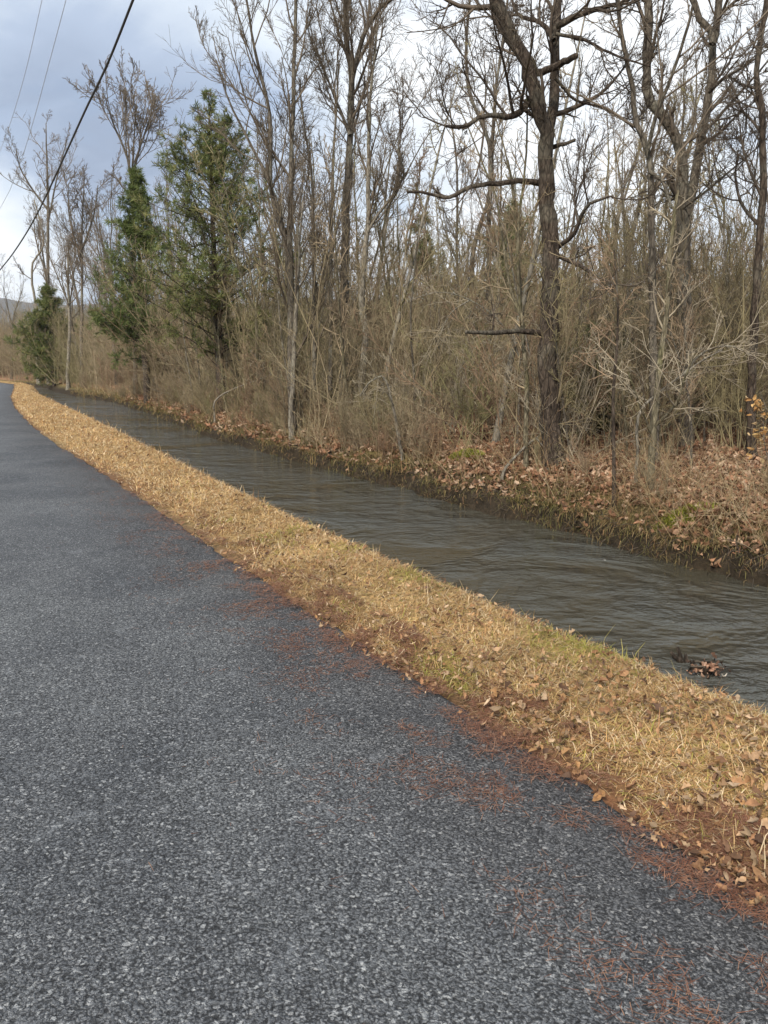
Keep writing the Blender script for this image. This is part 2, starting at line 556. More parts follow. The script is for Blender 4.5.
def build_ground():
    P = np.concatenate([[-2500, -1200, -500, -200, -80, -30, -10, -4, -2], np.arange(-1, 2.6, 0.3), np.arange(2.6, 8.6, 0.075),
                        np.arange(8.6, 14, 0.3), np.arange(14, 60, 2.0), [65, 80, 110, 160, 300, 700, 1500, 2800]])
    Q = np.concatenate([[-1500, -500, -120, -30, -12, -6], np.arange(-3, 16, 0.09), np.arange(16, 45, 0.25), np.arange(45, 120, 1.0),
                        [125, 140, 180, 260, 400, 700, 1300, 2800]])
    pg, qg = np.meshgrid(P, Q)
    z = ground_z(pg, qg)
    v = np.concatenate([xy(pg, qg), z[..., None]], -1).reshape(-1, 3)
    i = np.arange(len(P) * len(Q)).reshape(len(Q), len(P))
    f = np.stack([i[:-1, :-1], i[:-1, 1:], i[1:, 1:], i[1:, :-1]], -1).reshape(-1, 4)
    e, c, w2 = edge_p(qg), crest_p(qg), far_p(qg)
    straw, shaded_soil = np.array((0.34, 0.235, 0.105)), np.array((0.036, 0.028, 0.019))  # bank soil, its colour darkened for the shade on the undercut face
    litter, forest = np.array((0.25, 0.15, 0.088)), np.array((0.16, 0.115, 0.07))
    olive = np.array((0.15, 0.12, 0.05))

    def mix(a, b_, t): return a * (1 - t[..., None]) + b_ * t[..., None]
    t = np.broadcast_to(np.array((0.09, 0.075, 0.05)), pg.shape + (3,))
    t = mix(t, np.array((0.17, 0.085, 0.045)), sstep(pg, e - 0.15, e - 0.02) * (0.3 + 0.9 * fbm(pg * 4, qg * 2.5, 15)))
    t = mix(t, straw, sstep(pg, e + 0.0, e + 0.18))
    t = mix(t, shaded_soil, sstep(pg, c + 0.1, c + 0.45))
    up = sstep(z, -0.30, -0.10) * sstep(pg, w2 - 0.1, w2 + 0.1)
    t = mix(t, olive, up)
    t = mix(t, litter, sstep(pg, w2 + 0.7, w2 + 1.3))
    t = mix(t, forest, sstep(pg, w2 + 6, w2 + 25))
    t = mix(t, np.array((0.20, 0.165, 0.075)), (pg < e - 4) * 1.0)
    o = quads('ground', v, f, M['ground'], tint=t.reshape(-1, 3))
    tag(o, kind='structure')


def build_path():
    Q = np.concatenate([np.arange(-6, 12, 0.06), np.arange(12, 40, 0.25), np.arange(40, 118, 0.5)])
    e = edge_p(Q) + 0.09 * (fbm(Q * 1.3, Q * 0, 8) - 0.5) + 0.05 * (vnoise(Q * 7, Q * 0, 9) - 0.5)
    W = 3.3
    T = np.concatenate([[0, 0.004, 0.02], np.linspace(0.1, 0.9, 12), [0.93, 0.96, 0.98, 0.992, 1.0, 1.002]])
    pg = (e - W)[:, None] + W * T[None, :]
    qg = np.broadcast_to(Q[:, None], pg.shape)
    z = 0.012 * np.sin(np.pi * T)[None, :] - 0.012 * sstep(T, 0.95, 1.0)[None, :] + 0.012 * (fbm(pg * 1.2, qg * 1.2, 4) - 0.5)
    z = z + 0 * qg
    z[:, -1] = -0.06
    z[:, 0] = -0.06
    v = np.concatenate([xy(pg, qg), z[..., None]], -1).reshape(-1, 3)
    i = np.arange(pg.size).reshape(pg.shape)
    f = np.stack([i[:-1, :-1], i[:-1, 1:], i[1:, 1:], i[1:, :-1]], -1).reshape(-1, 4)
    # tar turns darker and browner towards the grass edge, in uneven patches
    d = e[:, None] - pg
    t = np.ones(pg.shape + (3,))
    band = sstep(d, 0.95, 0.1) * (0.35 + 0.65 * fbm(pg * 3, qg * 1.4, 14))
    t = t * (1 - band[..., None] * np.array((0.36, 0.42, 0.46)))
    tag(quads('path', v, f, M['asphalt'], tint=t.reshape(-1, 3)), kind='structure')


def build_water():
    Q = np.concatenate([np.arange(-40, 120, 1.0)])
    c = crest_p(Q) + 0.1
    w = np.interp(Q, QW, PW) + 0.7
    T = np.linspace(0, 1, 5)
    pg = c[:, None] * (1 - T) + w[:, None] * T
    qg = np.broadcast_to(Q[:, None], pg.shape)
    v = np.concatenate([xy(pg, qg), np.full(pg.shape + (1,), WATER)], -1).reshape(-1, 3)
    i = np.arange(pg.size).reshape(pg.shape)
    f = np.stack([i[:-1, :-1], i[:-1, 1:], i[1:, 1:], i[1:, :-1]], -1).reshape(-1, 4)
    tag(quads('water', v, f, M['water']), kind='structure')


def build_hills():
    m, nt, b, L = new_mat('wooded_hillside')
    n = tex_noise(nt, obj_coord(nt), 0.03, 8, 0.7)
    r = ramp(nt, n.outputs[0], [(0.3, (0.06, 0.055, 0.047)), (0.7, (0.11, 0.095, 0.078))])
    L.new(r.outputs[0], b.inputs['Base Color'])
    b.inputs['Roughness'].default_value = 1.0
    az = np.linspace(R(-75), R(35), 160)
    rr = np.linspace(0, 1, 14)
    A, T = np.meshgrid(az, rr)
    dist = 1500 + 900 * T
    top = 158 + 50 * (fbm(A * 9, A * 0, 77) - 0.5) + 10 * (fbm(A * 60, A * 0 + 3, 78) - 0.5)
    z = top * sstep(T, 0, 0.75) * (1 - 0.3 * sstep(T, 0.75, 1)) + 14 * (fbm(A * 50, T * 9, 79) - 0.5) * (T > 0.02) - 2 + 6
    z[0] = -3; z[-1] = -3
    v = np.stack([np.sin(A) * dist, np.cos(A) * dist, z], -1).reshape(-1, 3)
    i = np.arange(A.size).reshape(A.shape)
    f = np.stack([i[:-1, :-1], i[:-1, 1:], i[1:, 1:], i[1:, :-1]], -1).reshape(-1, 4)
    tag(quads('hills', v, f, m), kind='structure')


build_ground()
build_path()
build_water()
build_hills()

# ------------------------------------------------------------------ the air
def build_haze():
    m = bpy.data.materials.new('haze')
    m.use_nodes = True
    nt = m.node_tree
    nt.nodes.remove(nt.nodes['Principled BSDF'])
    vol = nt.nodes.new('ShaderNodeVolumePrincipled')
    vol.inputs['Color'].default_value = (0.82, 0.88, 0.97, 1)
    vol.inputs['Density'].default_value = 0.00016
    vol.inputs['Anisotropy'].default_value = 0.2
    nt.links.new(vol.outputs[0], nt.nodes['Material Output'].inputs['Volume'])
    a, b = 4300.0, 260.0
    lo = -10.0
    v = [(x, y, z) for z in (lo, b) for x, y in ((-a, -a), (a, -a), (a, a), (-a, a))]
    f = [(3, 2, 1, 0), (4, 5, 6, 7), (0, 1, 5, 4), (1, 2, 6, 5), (2, 3, 7, 6), (3, 0, 4, 7)]
    tag(quads('haze', v, f, m, smooth=False), kind='stuff')


build_haze()

# ------------------------------------------------------------------ woody growth


def perp(t, az):
    ref = np.where(np.abs(t[:, 2:3]) < 0.9, np.array([[0, 0, 1.]]), np.array([[1., 0, 0]]))
    a = norm(np.cross(t, ref))
    b = np.cross(t, a)
    return np.cos(az)[:, None] * a + np.sin(az)[:, None] * b


def grow(start, d, length, r0, r1, K, wander, up, g):
    """N shoots grown together in K-1 steps"""
    N = len(start)
    pts = np.empty((N, K, 3)); pts[:, 0] = start
    step = (length / (K - 1))[:, None]
    d = norm(d)
    for k in range(1, K):
        d = norm(d + g.normal(0, wander, (N, 3)) + np.array([0, 0, up]))
        pts[:, k] = pts[:, k - 1] + d * step
    s = np.linspace(0, 1, K)[None, :]
    rad = r0[:, None] * (1 - s) + (np.broadcast_to(r1, (N,)))[:, None] * s
    return pts, rad


def sprout(pts, rad, n, t0, t1, ang, ang_sd, L, Lsd, K, wander, up, rr, rmin, g, taper=0.55, keep=1.0):
    """n side shoots on each of the given shoots"""
    N, K0, _ = pts.shape
    if N == 0 or n == 0: return np.empty((0, K, 3)), np.empty((0, K))
    t = t0 + (t1 - t0) * (np.arange(n)[None, :] + g.random((N, n))) / n
    t = t.ravel(); own = np.repeat(np.arange(N), n)
    if keep < 1:
        k_ = g.random(len(t)) < keep
        t, own = t[k_], own[k_]
    x = np.clip(t * (K0 - 1), 0, K0 - 1.001)
    i = x.astype(int); fr = (x - i)[:, None]
    a, b = pts[own, i], pts[own, i + 1]
    start = a * (1 - fr) + b * fr
    tan = norm(b - a)
    r = rad[own, i] * (1 - fr[:, 0]) + rad[own, i + 1] * fr[:, 0]
    az = g.random(len(t)) * 2 * np.pi
    an = np.radians(np.clip(g.normal(ang, ang_sd, len(t)), 8, 115))[:, None]
    d = np.cos(an) * tan + np.sin(an) * perp(tan, az)
    plen = np.linalg.norm(np.diff(pts, axis=1), axis=2).sum(1)[own] if L < 0 else np.full(len(t), 1.0)
    ln = abs(L) * plen * (1 - taper * t) * np.clip(g.normal(1, Lsd, len(t)), 0.3, 2)
    r0 = np.maximum(np.minimum(r * rr, r * 0.9), rmin)
    return grow(start, d, ln, r0, np.maximum(r0 * 0.25, rmin * 0.8), K, wander, up, g)


def stroke(points, K=12):
    """smooth resample of a hand-placed limb"""
    p = np.asarray(points, float)
    s = np.concatenate([[0], np.cumsum(np.linalg.norm(np.diff(p, axis=0), axis=1))])
    u = np.linspace(0, s[-1], K)
    # Catmull-Rom through the points
    tang = np.gradient(p, s, axis=0)
    j = np.clip(np.searchsorted(s, u) - 1, 0, len(p) - 2)
    h = (s[j + 1] - s[j])[:, None]; t = ((u - s[j])[:, None]) / h
    return ((2 * t**3 - 3 * t**2 + 1) * p[j] + (t**3 - 2 * t**2 + t) * h * tang[j] + (-2 * t**3 + 3 * t**2) * p[j + 1] + (t**3 - t**2) * h * tang[j + 1])


def rough_tube(geo, pts, rad, sides, g, amount=0.10):
    """one thick limb with an uneven round"""
    K = len(pts)
    tan = norm(np.gradient(pts, axis=0))
    ref = np.array([1., 0.2, 0]) if abs(tan[:, 2].mean()) > 0.6 else np.array([0, 0, 1.])
    a = norm(np.cross(tan, ref)); b = np.cross(tan, a)
    ang = np.linspace(0, 2 * np.pi, sides, endpoint=False)
    lump = 1 + amount * g.normal(0, 1, (K, sides)) * 0.7
    v = pts[:, None] + (np.cos(ang)[None, :, None] * a[:, None] + np.sin(ang)[None, :, None] * b[:, None]) * (rad[:, None] * lump)[..., None]
    i = np.arange(K * sides).reshape(K, sides)
    f = np.stack([i[:-1], np.roll(i[:-1], -1, 1), np.roll(i[1:], -1, 1), i[1:]], -1).reshape(-1, 4)
    cap = i[-1]
    geo.add(v.reshape(-1, 3), f)
    h = sides // 2
    capf = np.array([[cap[k], cap[k + 1], cap[sides - 2 - k], cap[sides - 1 - k]] for k in range(h - 1)])
    geo.f.append(capf + geo.n - len(v.reshape(-1, 3)))


def twig_levels(geo, pts, rad, levels, g):
    """levels: list of dicts for sprout; writes every level into geo"""
    for lv in levels:
        lv = dict(lv); sides = lv.pop('sides', 3)
        pts, rad = sprout(pts, rad, g=g, **lv)
        geo.tubes(pts, rad, sides)
    return pts, rad


def L_(n, t0, t1, ang, asd, L, Lsd, K, wander, up, rr, rmin, sides=3, taper=0.55, keep=1.0):
    return dict(n=n, t0=t0, t1=t1, ang=ang, ang_sd=asd, L=L, Lsd=Lsd, K=K, wander=wander, up=up, rr=rr, rmin=rmin, sides=sides, taper=taper, keep=keep)


def root_depth(u, v, Y):
    """the nearest depth at or beyond Y where the sight line at u is over firm ground past the stream"""
    while True:
        x = at(u, v, Y)[0]
        p, q = pq(x, Y)
        if p > float(far_p(np.array(q))) + 0.45: return Y
        Y *= 1.01


def hero_tree(name, label, limbs, Y, bark, twig, seed, levels, group=None, cat='bare tree', spread=0.0):
    """a tree with hand-placed stem and limbs: limbs = (points (u, v), r0, r1, depth run); each limb keeps its own depth"""
    g = np.random.default_rng(seed)
    tr, cr = Geo(), Geo()
    P0 = None
    Y = root_depth(*limbs[0][0][0], Y)
    for pts_px, r0, r1, dy, tw in limbs:
        n = len(pts_px)
        Ys = Y + np.linspace(0, dy, n) + (0 if P0 is None else 0)
        pts = np.array([at(u, v, yy) for (u, v), yy in zip(pts_px, Ys)])
        if P0 is None:
            x, y = pts[0, 0], pts[0, 1]
            P0 = np.array([x, y, float(gz_xy(x, y)) - 0.1])
            if pts[0, 2] > P0[2] + 0.1:
                pts = np.concatenate([[P0, P0 + (pts[0] - P0) * 0.5], pts])
        K = max(8, 3 * len(pts))
        s = stroke(pts, K)
        s[1:-1] += g.normal(0, r0 * 0.10, (K - 2, 3))
        r = np.linspace(r0, r1, K)
        if s[0, 2] < P0[2] + 0.4:
            r[0] *= 1.45; r[1] *= 1.15
        big = r0 > 0.035
        (rough_tube(tr, s, r, 10 if r0 > 0.1 else 7, g) if big else tr.tubes(s[None], r[None], 5))
        if tw > 0:
            lv = [dict(levels[0], n=max(1, int(levels[0]['n'] * tw)))] + levels[1:]
            if P0 is not None and s[0, 2] < P0[2] + 0.5:
                lv[0]['t0'] = 0.5
            twig_levels(cr, s[None], r[None], lv, g)
    root = empty(name, P0, label, cat, group)
    tr.build('trunk', bark, root, offset=P0)
    if cr.v: cr.build('crown', twig, root, offset=P0)
    return root


LV = [L_(9, 0.1, 1.0, 46, 14, 1.35, 0.4, 8, 0.12, 0.11, 0.55, 0.009, 4),
      L_(7, 0.12, 1.0, 42, 14, -0.48, 0.35, 6, 0.12, 0.08, 0.6, 0.005),
      L_(6, 0.12, 1.0, 38, 14, -0.55, 0.35, 4, 0.11, 0.06, 0.7, 0.0036),
      L_(4, 0.15, 1.0, 36, 14, -0.65, 0.3, 3, 0.09, 0.05, 0.8, 0.0026)]

# the thick old tree with broken limbs at the water
hero_tree('bare_tree', 'thick dark bare tree with broken stub limbs standing close behind the stream bank', [
    ([(554, 472), (551, 416), (549, 380), (549, 320), (550, 256), (547, 200), (546, 160), (544, 128), (535, 104), (531, 80), (520, 52), (508, 28), (496, 0), (478, -60), (470, -130)], 0.158, 0.060, -0.5, 0.7),
    ([(544, 156), (547, 134), (553, 110), (555, 72), (555, 32), (557, 0), (563, -80), (560, -160)], 0.082, 0.045, 0.8, 0.7),
    ([(533, 74), (552, 68), (568, 60), (576, 56)], 0.055, 0.038, -0.6, 0),
    ([(531, 98), (522, 110), (508, 117), (490, 115), (476, 120), (464, 127), (446, 126)], 0.052, 0.016, -0.9, 0.9),
    ([(545, 184), (520, 181), (496, 184), (470, 187), (446, 198), (426, 193), (407, 192)], 0.046, 0.016, -0.7, 0.15),
    ([(547, 148), (560, 145), (575, 140)], 0.036, 0.022, -0.3, 0),
    ([(551, 252), (572, 236), (588, 205), (612, 196)], 0.040, 0.014, -1.0, 0.5),
    ([(551, 252), (580, 266), (596, 276), (616, 285)], 0.038, 0.012, -0.8, 0.35),
    ([(549, 333), (512, 331), (492, 333), (466, 332)], 0.046, 0.024, -0.9, 0),
    ([(492, 333), (494, 318), (491, 300)], 0.016, 0.008, 0.1, 0.1),
    ([(556, 26), (576, 16), (600, 8), (628, 0), (660, -30)], 0.045, 0.016, -0.4, 0.9),
    ([(554, 40), (540, 22), (520, 16), (512, 0), (508, -30)], 0.036, 0.014, 1.0, 0.8),
    ([(555, 78), (576, 100), (596, 106), (620, 116), (636, 132)], 0.024, 0.010, 0.5, 0.7),
    ([(556, 34), (584, 40), (608, 52), (628, 60), (650, 66)], 0.026, 0.010, -0.6, 0.7),
], 11.7, M['bark_dark'], M['twig_dark'], 11, LV)

# twin stems right of it
hero_tree('bare_tree', 'twin stemmed bare tree with one crooked stem, right of the thick dark tree', [
    ([(684, 470), (684, 380), (683, 300), (682, 208), (680, 152), (677, 140), (664, 116), (648, 96), (647, 64), (648, 32), (648, 0), (640, -90)], 0.125, 0.05, 0.0, 0.9),
    ([(688, 470), (688, 380), (686, 290), (688, 208), (696, 172), (700, 144), (708, 104), (713, 48), (712, 36), (700, 18), (692, 0), (684, -60)], 0.12, 0.04, 0.4, 0.8),
    ([(712, 44), (718, 16), (720, 0), (730, -70)], 0.065, 0.03, 0.0, 0.8),
    ([(681, 146), (708, 128), (730, 104), (752, 80), (772, 56)], 0.035, 0.013, -0.7, 0.8),
    ([(709, 92), (722, 80), (742, 68), (770, 48)], 0.035, 0.012, -0.7, 0.8),
    ([(677, 212), (700, 196), (722, 178), (762, 144)], 0.026, 0.010, -0.9, 0.6),
], 13.4, M['bark_grey'], M['twig'], 12, LV)

hero_tree('bare_tree', 'slim crooked bare tree, kinked halfway up, left of the twin stemmed tree', [
    ([(655, 476), (654, 400), (653, 330), (652, 240), (651, 192), (648, 152), (637, 124), (631, 80), (622, 40), (618, 0), (610, -80)], 0.066, 0.022, 0.2, 0.8),
    ([(648, 150), (655, 120), (668, 86), (684, 40), (694, 0), (702, -50)], 0.030, 0.012, -0.8, 0.8),
    ([(650, 172), (662, 180), (668, 196), (671, 208)], 0.030, 0.016, -0.4, 0.2),
], 11.2, M['bark_grey'], M['twig'], 13, LV)

hero_tree('bare_tree', 'slim wavy bare tree near the right side, with dead leaves hanging round it', [
    ([(752, 470), (752, 380), (756, 300), (759, 240), (763, 200), (763, 140), (761, 100), (756, 80), (758, 60), (766, 0), (772, -80)], 0.075, 0.03, 0.0, 0.8),
    ([(759, 225), (742, 205), (736, 180), (738, 150)], 0.03, 0.011, 0.4, 0.7),
], 12.2, M['bark_dark'], M['twig_dark'], 14, LV)

LVF = [L_(13, 0.08, 1.0, 34, 11, 2.5, 0.4, 8, 0.09, 0.15, 0.5, 0.010, 4),
       L_(8, 0.12, 1.0, 36, 13, -0.48, 0.35, 6, 0.10, 0.10, 0.6, 0.0062),
       L_(6, 0.12, 1.0, 35, 13, -0.55, 0.35, 4, 0.09, 0.07, 0.7, 0.0045),
       L_(4, 0.15, 1.0, 34, 13, -0.65, 0.3, 3, 0.08, 0.05, 0.8, 0.0034)]

hero_tree('bare_tree', 'tall grey bare tree forking high up, the tallest in the middle of the wood', [
    ([(344, 400), (344, 320), (345, 250), (346, 203), (350, 137), (351, 78), (346, 31), (345, 0), (341, -90)], 0.135, 0.045, 0.4, 1.0),
    ([(350, 100), (353, 76), (364, 35), (380, 8), (391, 0), (420, -70)], 0.065, 0.03, -1.0, 1.0),
    ([(350, 135), (338, 105), (324, 70), (316, 50)], 0.045, 0.015, 0.8, 0.9),
], 20.0, M['bark_grey'], M['twig'], 15, LVF)

hero_tree('bare_tree', 'bare tree with pale stripped lower trunk, just right of the tall forked tree', [
    ([(362, 380), (363, 366), (366, 337), (361, 298), (364, 259), (368, 220), (368, 156), (372, 78), (378, 20)], 0.10, 0.02, 0.0, 0.8),
    ([(366, 235), (378, 215), (396, 190), (404, 175), (398, 150), (412, 110)], 0.035, 0.012, -0.8, 0.8),
], 18.5, M['bark_pale'], M['twig'], 16, LVF)

hero_tree('bare_tree', 'cluster of slender bare stems fanning leftwards beside the tallest evergreen', [
    ([(292, 395), (291, 320), (290, 234), (292, 137), (294, 70), (296, 0), (298, -60)], 0.095, 0.03, 0.0, 0.9),
    ([(292, 395), (289, 300), (284, 234), (270, 184), (251, 145), (231, 105), (216, 60)], 0.075, 0.016, 0.8, 0.8),
    ([(285, 240), (272, 195), (270, 117), (255, 51), (247, 0), (240, -40)], 0.06, 0.018, -0.6, 0.9),
    ([(314, 390), (314, 310), (313, 234), (311, 168), (303, 117), (300, 80)], 0.06, 0.018, 1.2, 0.8),
    ([(330, 390), (331, 320), (331, 234), (333, 164), (337, 101), (339, 60)], 0.055, 0.018, 0.8, 0.8),
], 19.0, M['bark_grey'], M['twig'], 17, LVF)

hero_tree('bare_tree', 'pair of thin bare stems behind the left drooping limb of the thick dark tree', [
    ([(474, 400), (474, 320), (473, 250), (489, 195), (487, 137), (470, 94), (466, 51), (470, 0), (474, -60)], 0.085, 0.03, 0.0, 0.9),
    ([(489, 400), (489, 320), (489, 234), (492, 150), (497, 78), (506, 20), (510, -30)], 0.085, 0.03, 1.0, 0.9),
    ([(456, 400), (457, 300), (457, 234), (456, 156), (450, 110)], 0.06, 0.02, 1.0, 0.8),
], 23.0, M['bark_grey'], M['twig'], 18, LVF)

LVD = [L_(11, 0.08, 1.0, 42, 13, 3.4, 0.4, 7, 0.13, 0.16, 0.5, 0.02, 4),
       L_(8, 0.15, 1.0, 42, 14, -0.42, 0.35, 5, 0.14, 0.10, 0.6, 0.014),
       L_(6, 0.15, 1.0, 42, 15, -0.5, 0.35, 3, 0.13, 0.07, 0.7, 0.011),
       L_(3, 0.2, 1.0, 40, 15, -0.5, 0.3, 3, 0.12, 0.05, 0.8, 0.009)]

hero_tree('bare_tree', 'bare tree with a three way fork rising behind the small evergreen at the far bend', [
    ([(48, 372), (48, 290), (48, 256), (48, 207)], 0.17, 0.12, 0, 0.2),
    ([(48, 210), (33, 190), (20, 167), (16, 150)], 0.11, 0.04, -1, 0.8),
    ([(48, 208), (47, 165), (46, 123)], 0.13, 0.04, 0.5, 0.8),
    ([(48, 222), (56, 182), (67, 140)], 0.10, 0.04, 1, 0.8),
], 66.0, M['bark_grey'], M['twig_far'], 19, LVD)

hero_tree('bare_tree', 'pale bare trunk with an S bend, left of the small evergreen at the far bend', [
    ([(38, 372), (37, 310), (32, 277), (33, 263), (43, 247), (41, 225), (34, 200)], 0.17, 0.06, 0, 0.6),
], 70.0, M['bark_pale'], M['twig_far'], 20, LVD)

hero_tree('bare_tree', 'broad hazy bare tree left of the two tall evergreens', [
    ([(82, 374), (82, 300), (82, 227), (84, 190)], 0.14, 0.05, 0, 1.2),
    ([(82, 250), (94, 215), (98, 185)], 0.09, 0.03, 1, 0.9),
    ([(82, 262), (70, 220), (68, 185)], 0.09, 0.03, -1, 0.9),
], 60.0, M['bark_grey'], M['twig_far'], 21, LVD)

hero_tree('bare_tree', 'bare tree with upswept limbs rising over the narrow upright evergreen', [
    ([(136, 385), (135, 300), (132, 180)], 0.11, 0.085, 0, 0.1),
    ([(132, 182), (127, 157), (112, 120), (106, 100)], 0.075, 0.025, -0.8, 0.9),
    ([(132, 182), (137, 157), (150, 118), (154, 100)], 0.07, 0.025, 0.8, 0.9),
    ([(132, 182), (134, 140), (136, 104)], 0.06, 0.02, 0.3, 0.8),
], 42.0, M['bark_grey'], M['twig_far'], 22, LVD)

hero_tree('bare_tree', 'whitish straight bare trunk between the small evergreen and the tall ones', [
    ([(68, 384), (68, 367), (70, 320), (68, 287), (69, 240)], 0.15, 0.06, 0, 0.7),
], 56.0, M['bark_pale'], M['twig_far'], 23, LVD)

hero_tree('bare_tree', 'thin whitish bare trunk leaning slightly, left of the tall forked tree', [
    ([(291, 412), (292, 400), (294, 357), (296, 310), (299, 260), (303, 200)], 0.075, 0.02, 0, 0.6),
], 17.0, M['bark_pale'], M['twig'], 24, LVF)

# smaller pale growth along the bank
LVS = [L_(9, 0.2, 1.0, 48, 15, 0.8, 0.4, 5, 0.15, 0.08, 0.6, 0.006, 3),
       L_(6, 0.2, 1.0, 45, 15, -0.5, 0.35, 4, 0.15, 0.05, 0.7, 0.004),
       L_(4, 0.2, 1.0, 42, 15, -0.5, 0.3, 3, 0.12, 0.04, 0.8, 0.003)]
hero_tree('sapling', 'mossy straight sapling at the very edge of the far bank, below the twin stemmed tree', [
    ([(646, 520), (648, 500), (652, 460), (658, 380), (668, 300), (670, 250), (678, 190)], 0.055, 0.016, 0.0, 1.2),
    ([(656, 425), (676, 404), (684, 380), (694, 356)], 0.022, 0.008, -0.4, 0.8),
    ([(653, 440), (640, 405), (628, 372)], 0.018, 0.007, -0.3, 0.8),
], 9.7, M['bark_moss'], M['brush_pale'], 31, LVS, cat='sapling')
hero_tree('sapling', 'pale bent sapling bowing over to the left above the water', [
    ([(405, 474), (399, 439), (391, 400), (381, 376), (372, 380), (360, 396)], 0.040, 0.010, -0.3, 0.5),
], 13.6, M['bark_pale'], M['brush_pale'], 32, LVS, cat='sapling')
hero_tree('sapling', 'thin dark sapling standing upright on the bank between the thick tree and the mossy sapling', [
    ([(614, 516), (614, 460), (613, 400), (618, 320), (614, 250)], 0.028, 0.010, 0.0, 1.0),
], 9.6, M['bark_dark'], M['brush'], 33, LVS, cat='sapling')
hero_tree('fallen_branch', 'bleached fallen branch propped against the foot of the thick dark tree', [
    ([(502, 478), (520, 452), (536, 438), (552, 429), (572, 424)], 0.028, 0.010, 0.6, 0.5),
    ([(536, 438), (546, 450), (552, 460)], 0.012, 0.006, 0.1, 0.2),
], 10.9, M['bark_pale'], M['brush_pale'], 34, LVS, cat='branch')
hero_tree('fallen_branch', 'pale arching branch with many side twigs sweeping through the brush under the twin stemmed tree', [
    ([(640, 412), (660, 392), (684, 374), (706, 358), (722, 350)], 0.024, 0.009, 0.4, 1.3),
    ([(684, 374), (704, 352), (730, 346), (752, 356)], 0.018, 0.007, -0.3, 0.8),
], 10.0, M['bark_pale'], M['brush_pale'], 35, LVS, cat='branch')
hero_tree('fallen_branch', 'grey white spray of leaning twigs left of the low broken limb', [
    ([(520, 360), (496, 318), (470, 300), (440, 292), (410, 300)], 0.022, 0.008, -0.5, 1.2),
    ([(470, 300), (452, 312), (440, 334)], 0.014, 0.006, -0.2, 0.8),
], 14.0, M['bark_pale'], M['brush_pale'], 36, LVS, cat='branch')
hero_tree('fallen_branch', 'whitish leaning limb low in the brush below the tallest evergreen', [
    ([(214, 404), (236, 388), (258, 380), (288, 366)], 0.034, 0.012, -0.5, 1.0),
    ([(250, 350), (262, 362), (274, 372)], 0.03, 0.012, 0, 0.8),
], 19.5, M['bark_pale'], M['brush_pale'], 37, LVS, cat='branch')


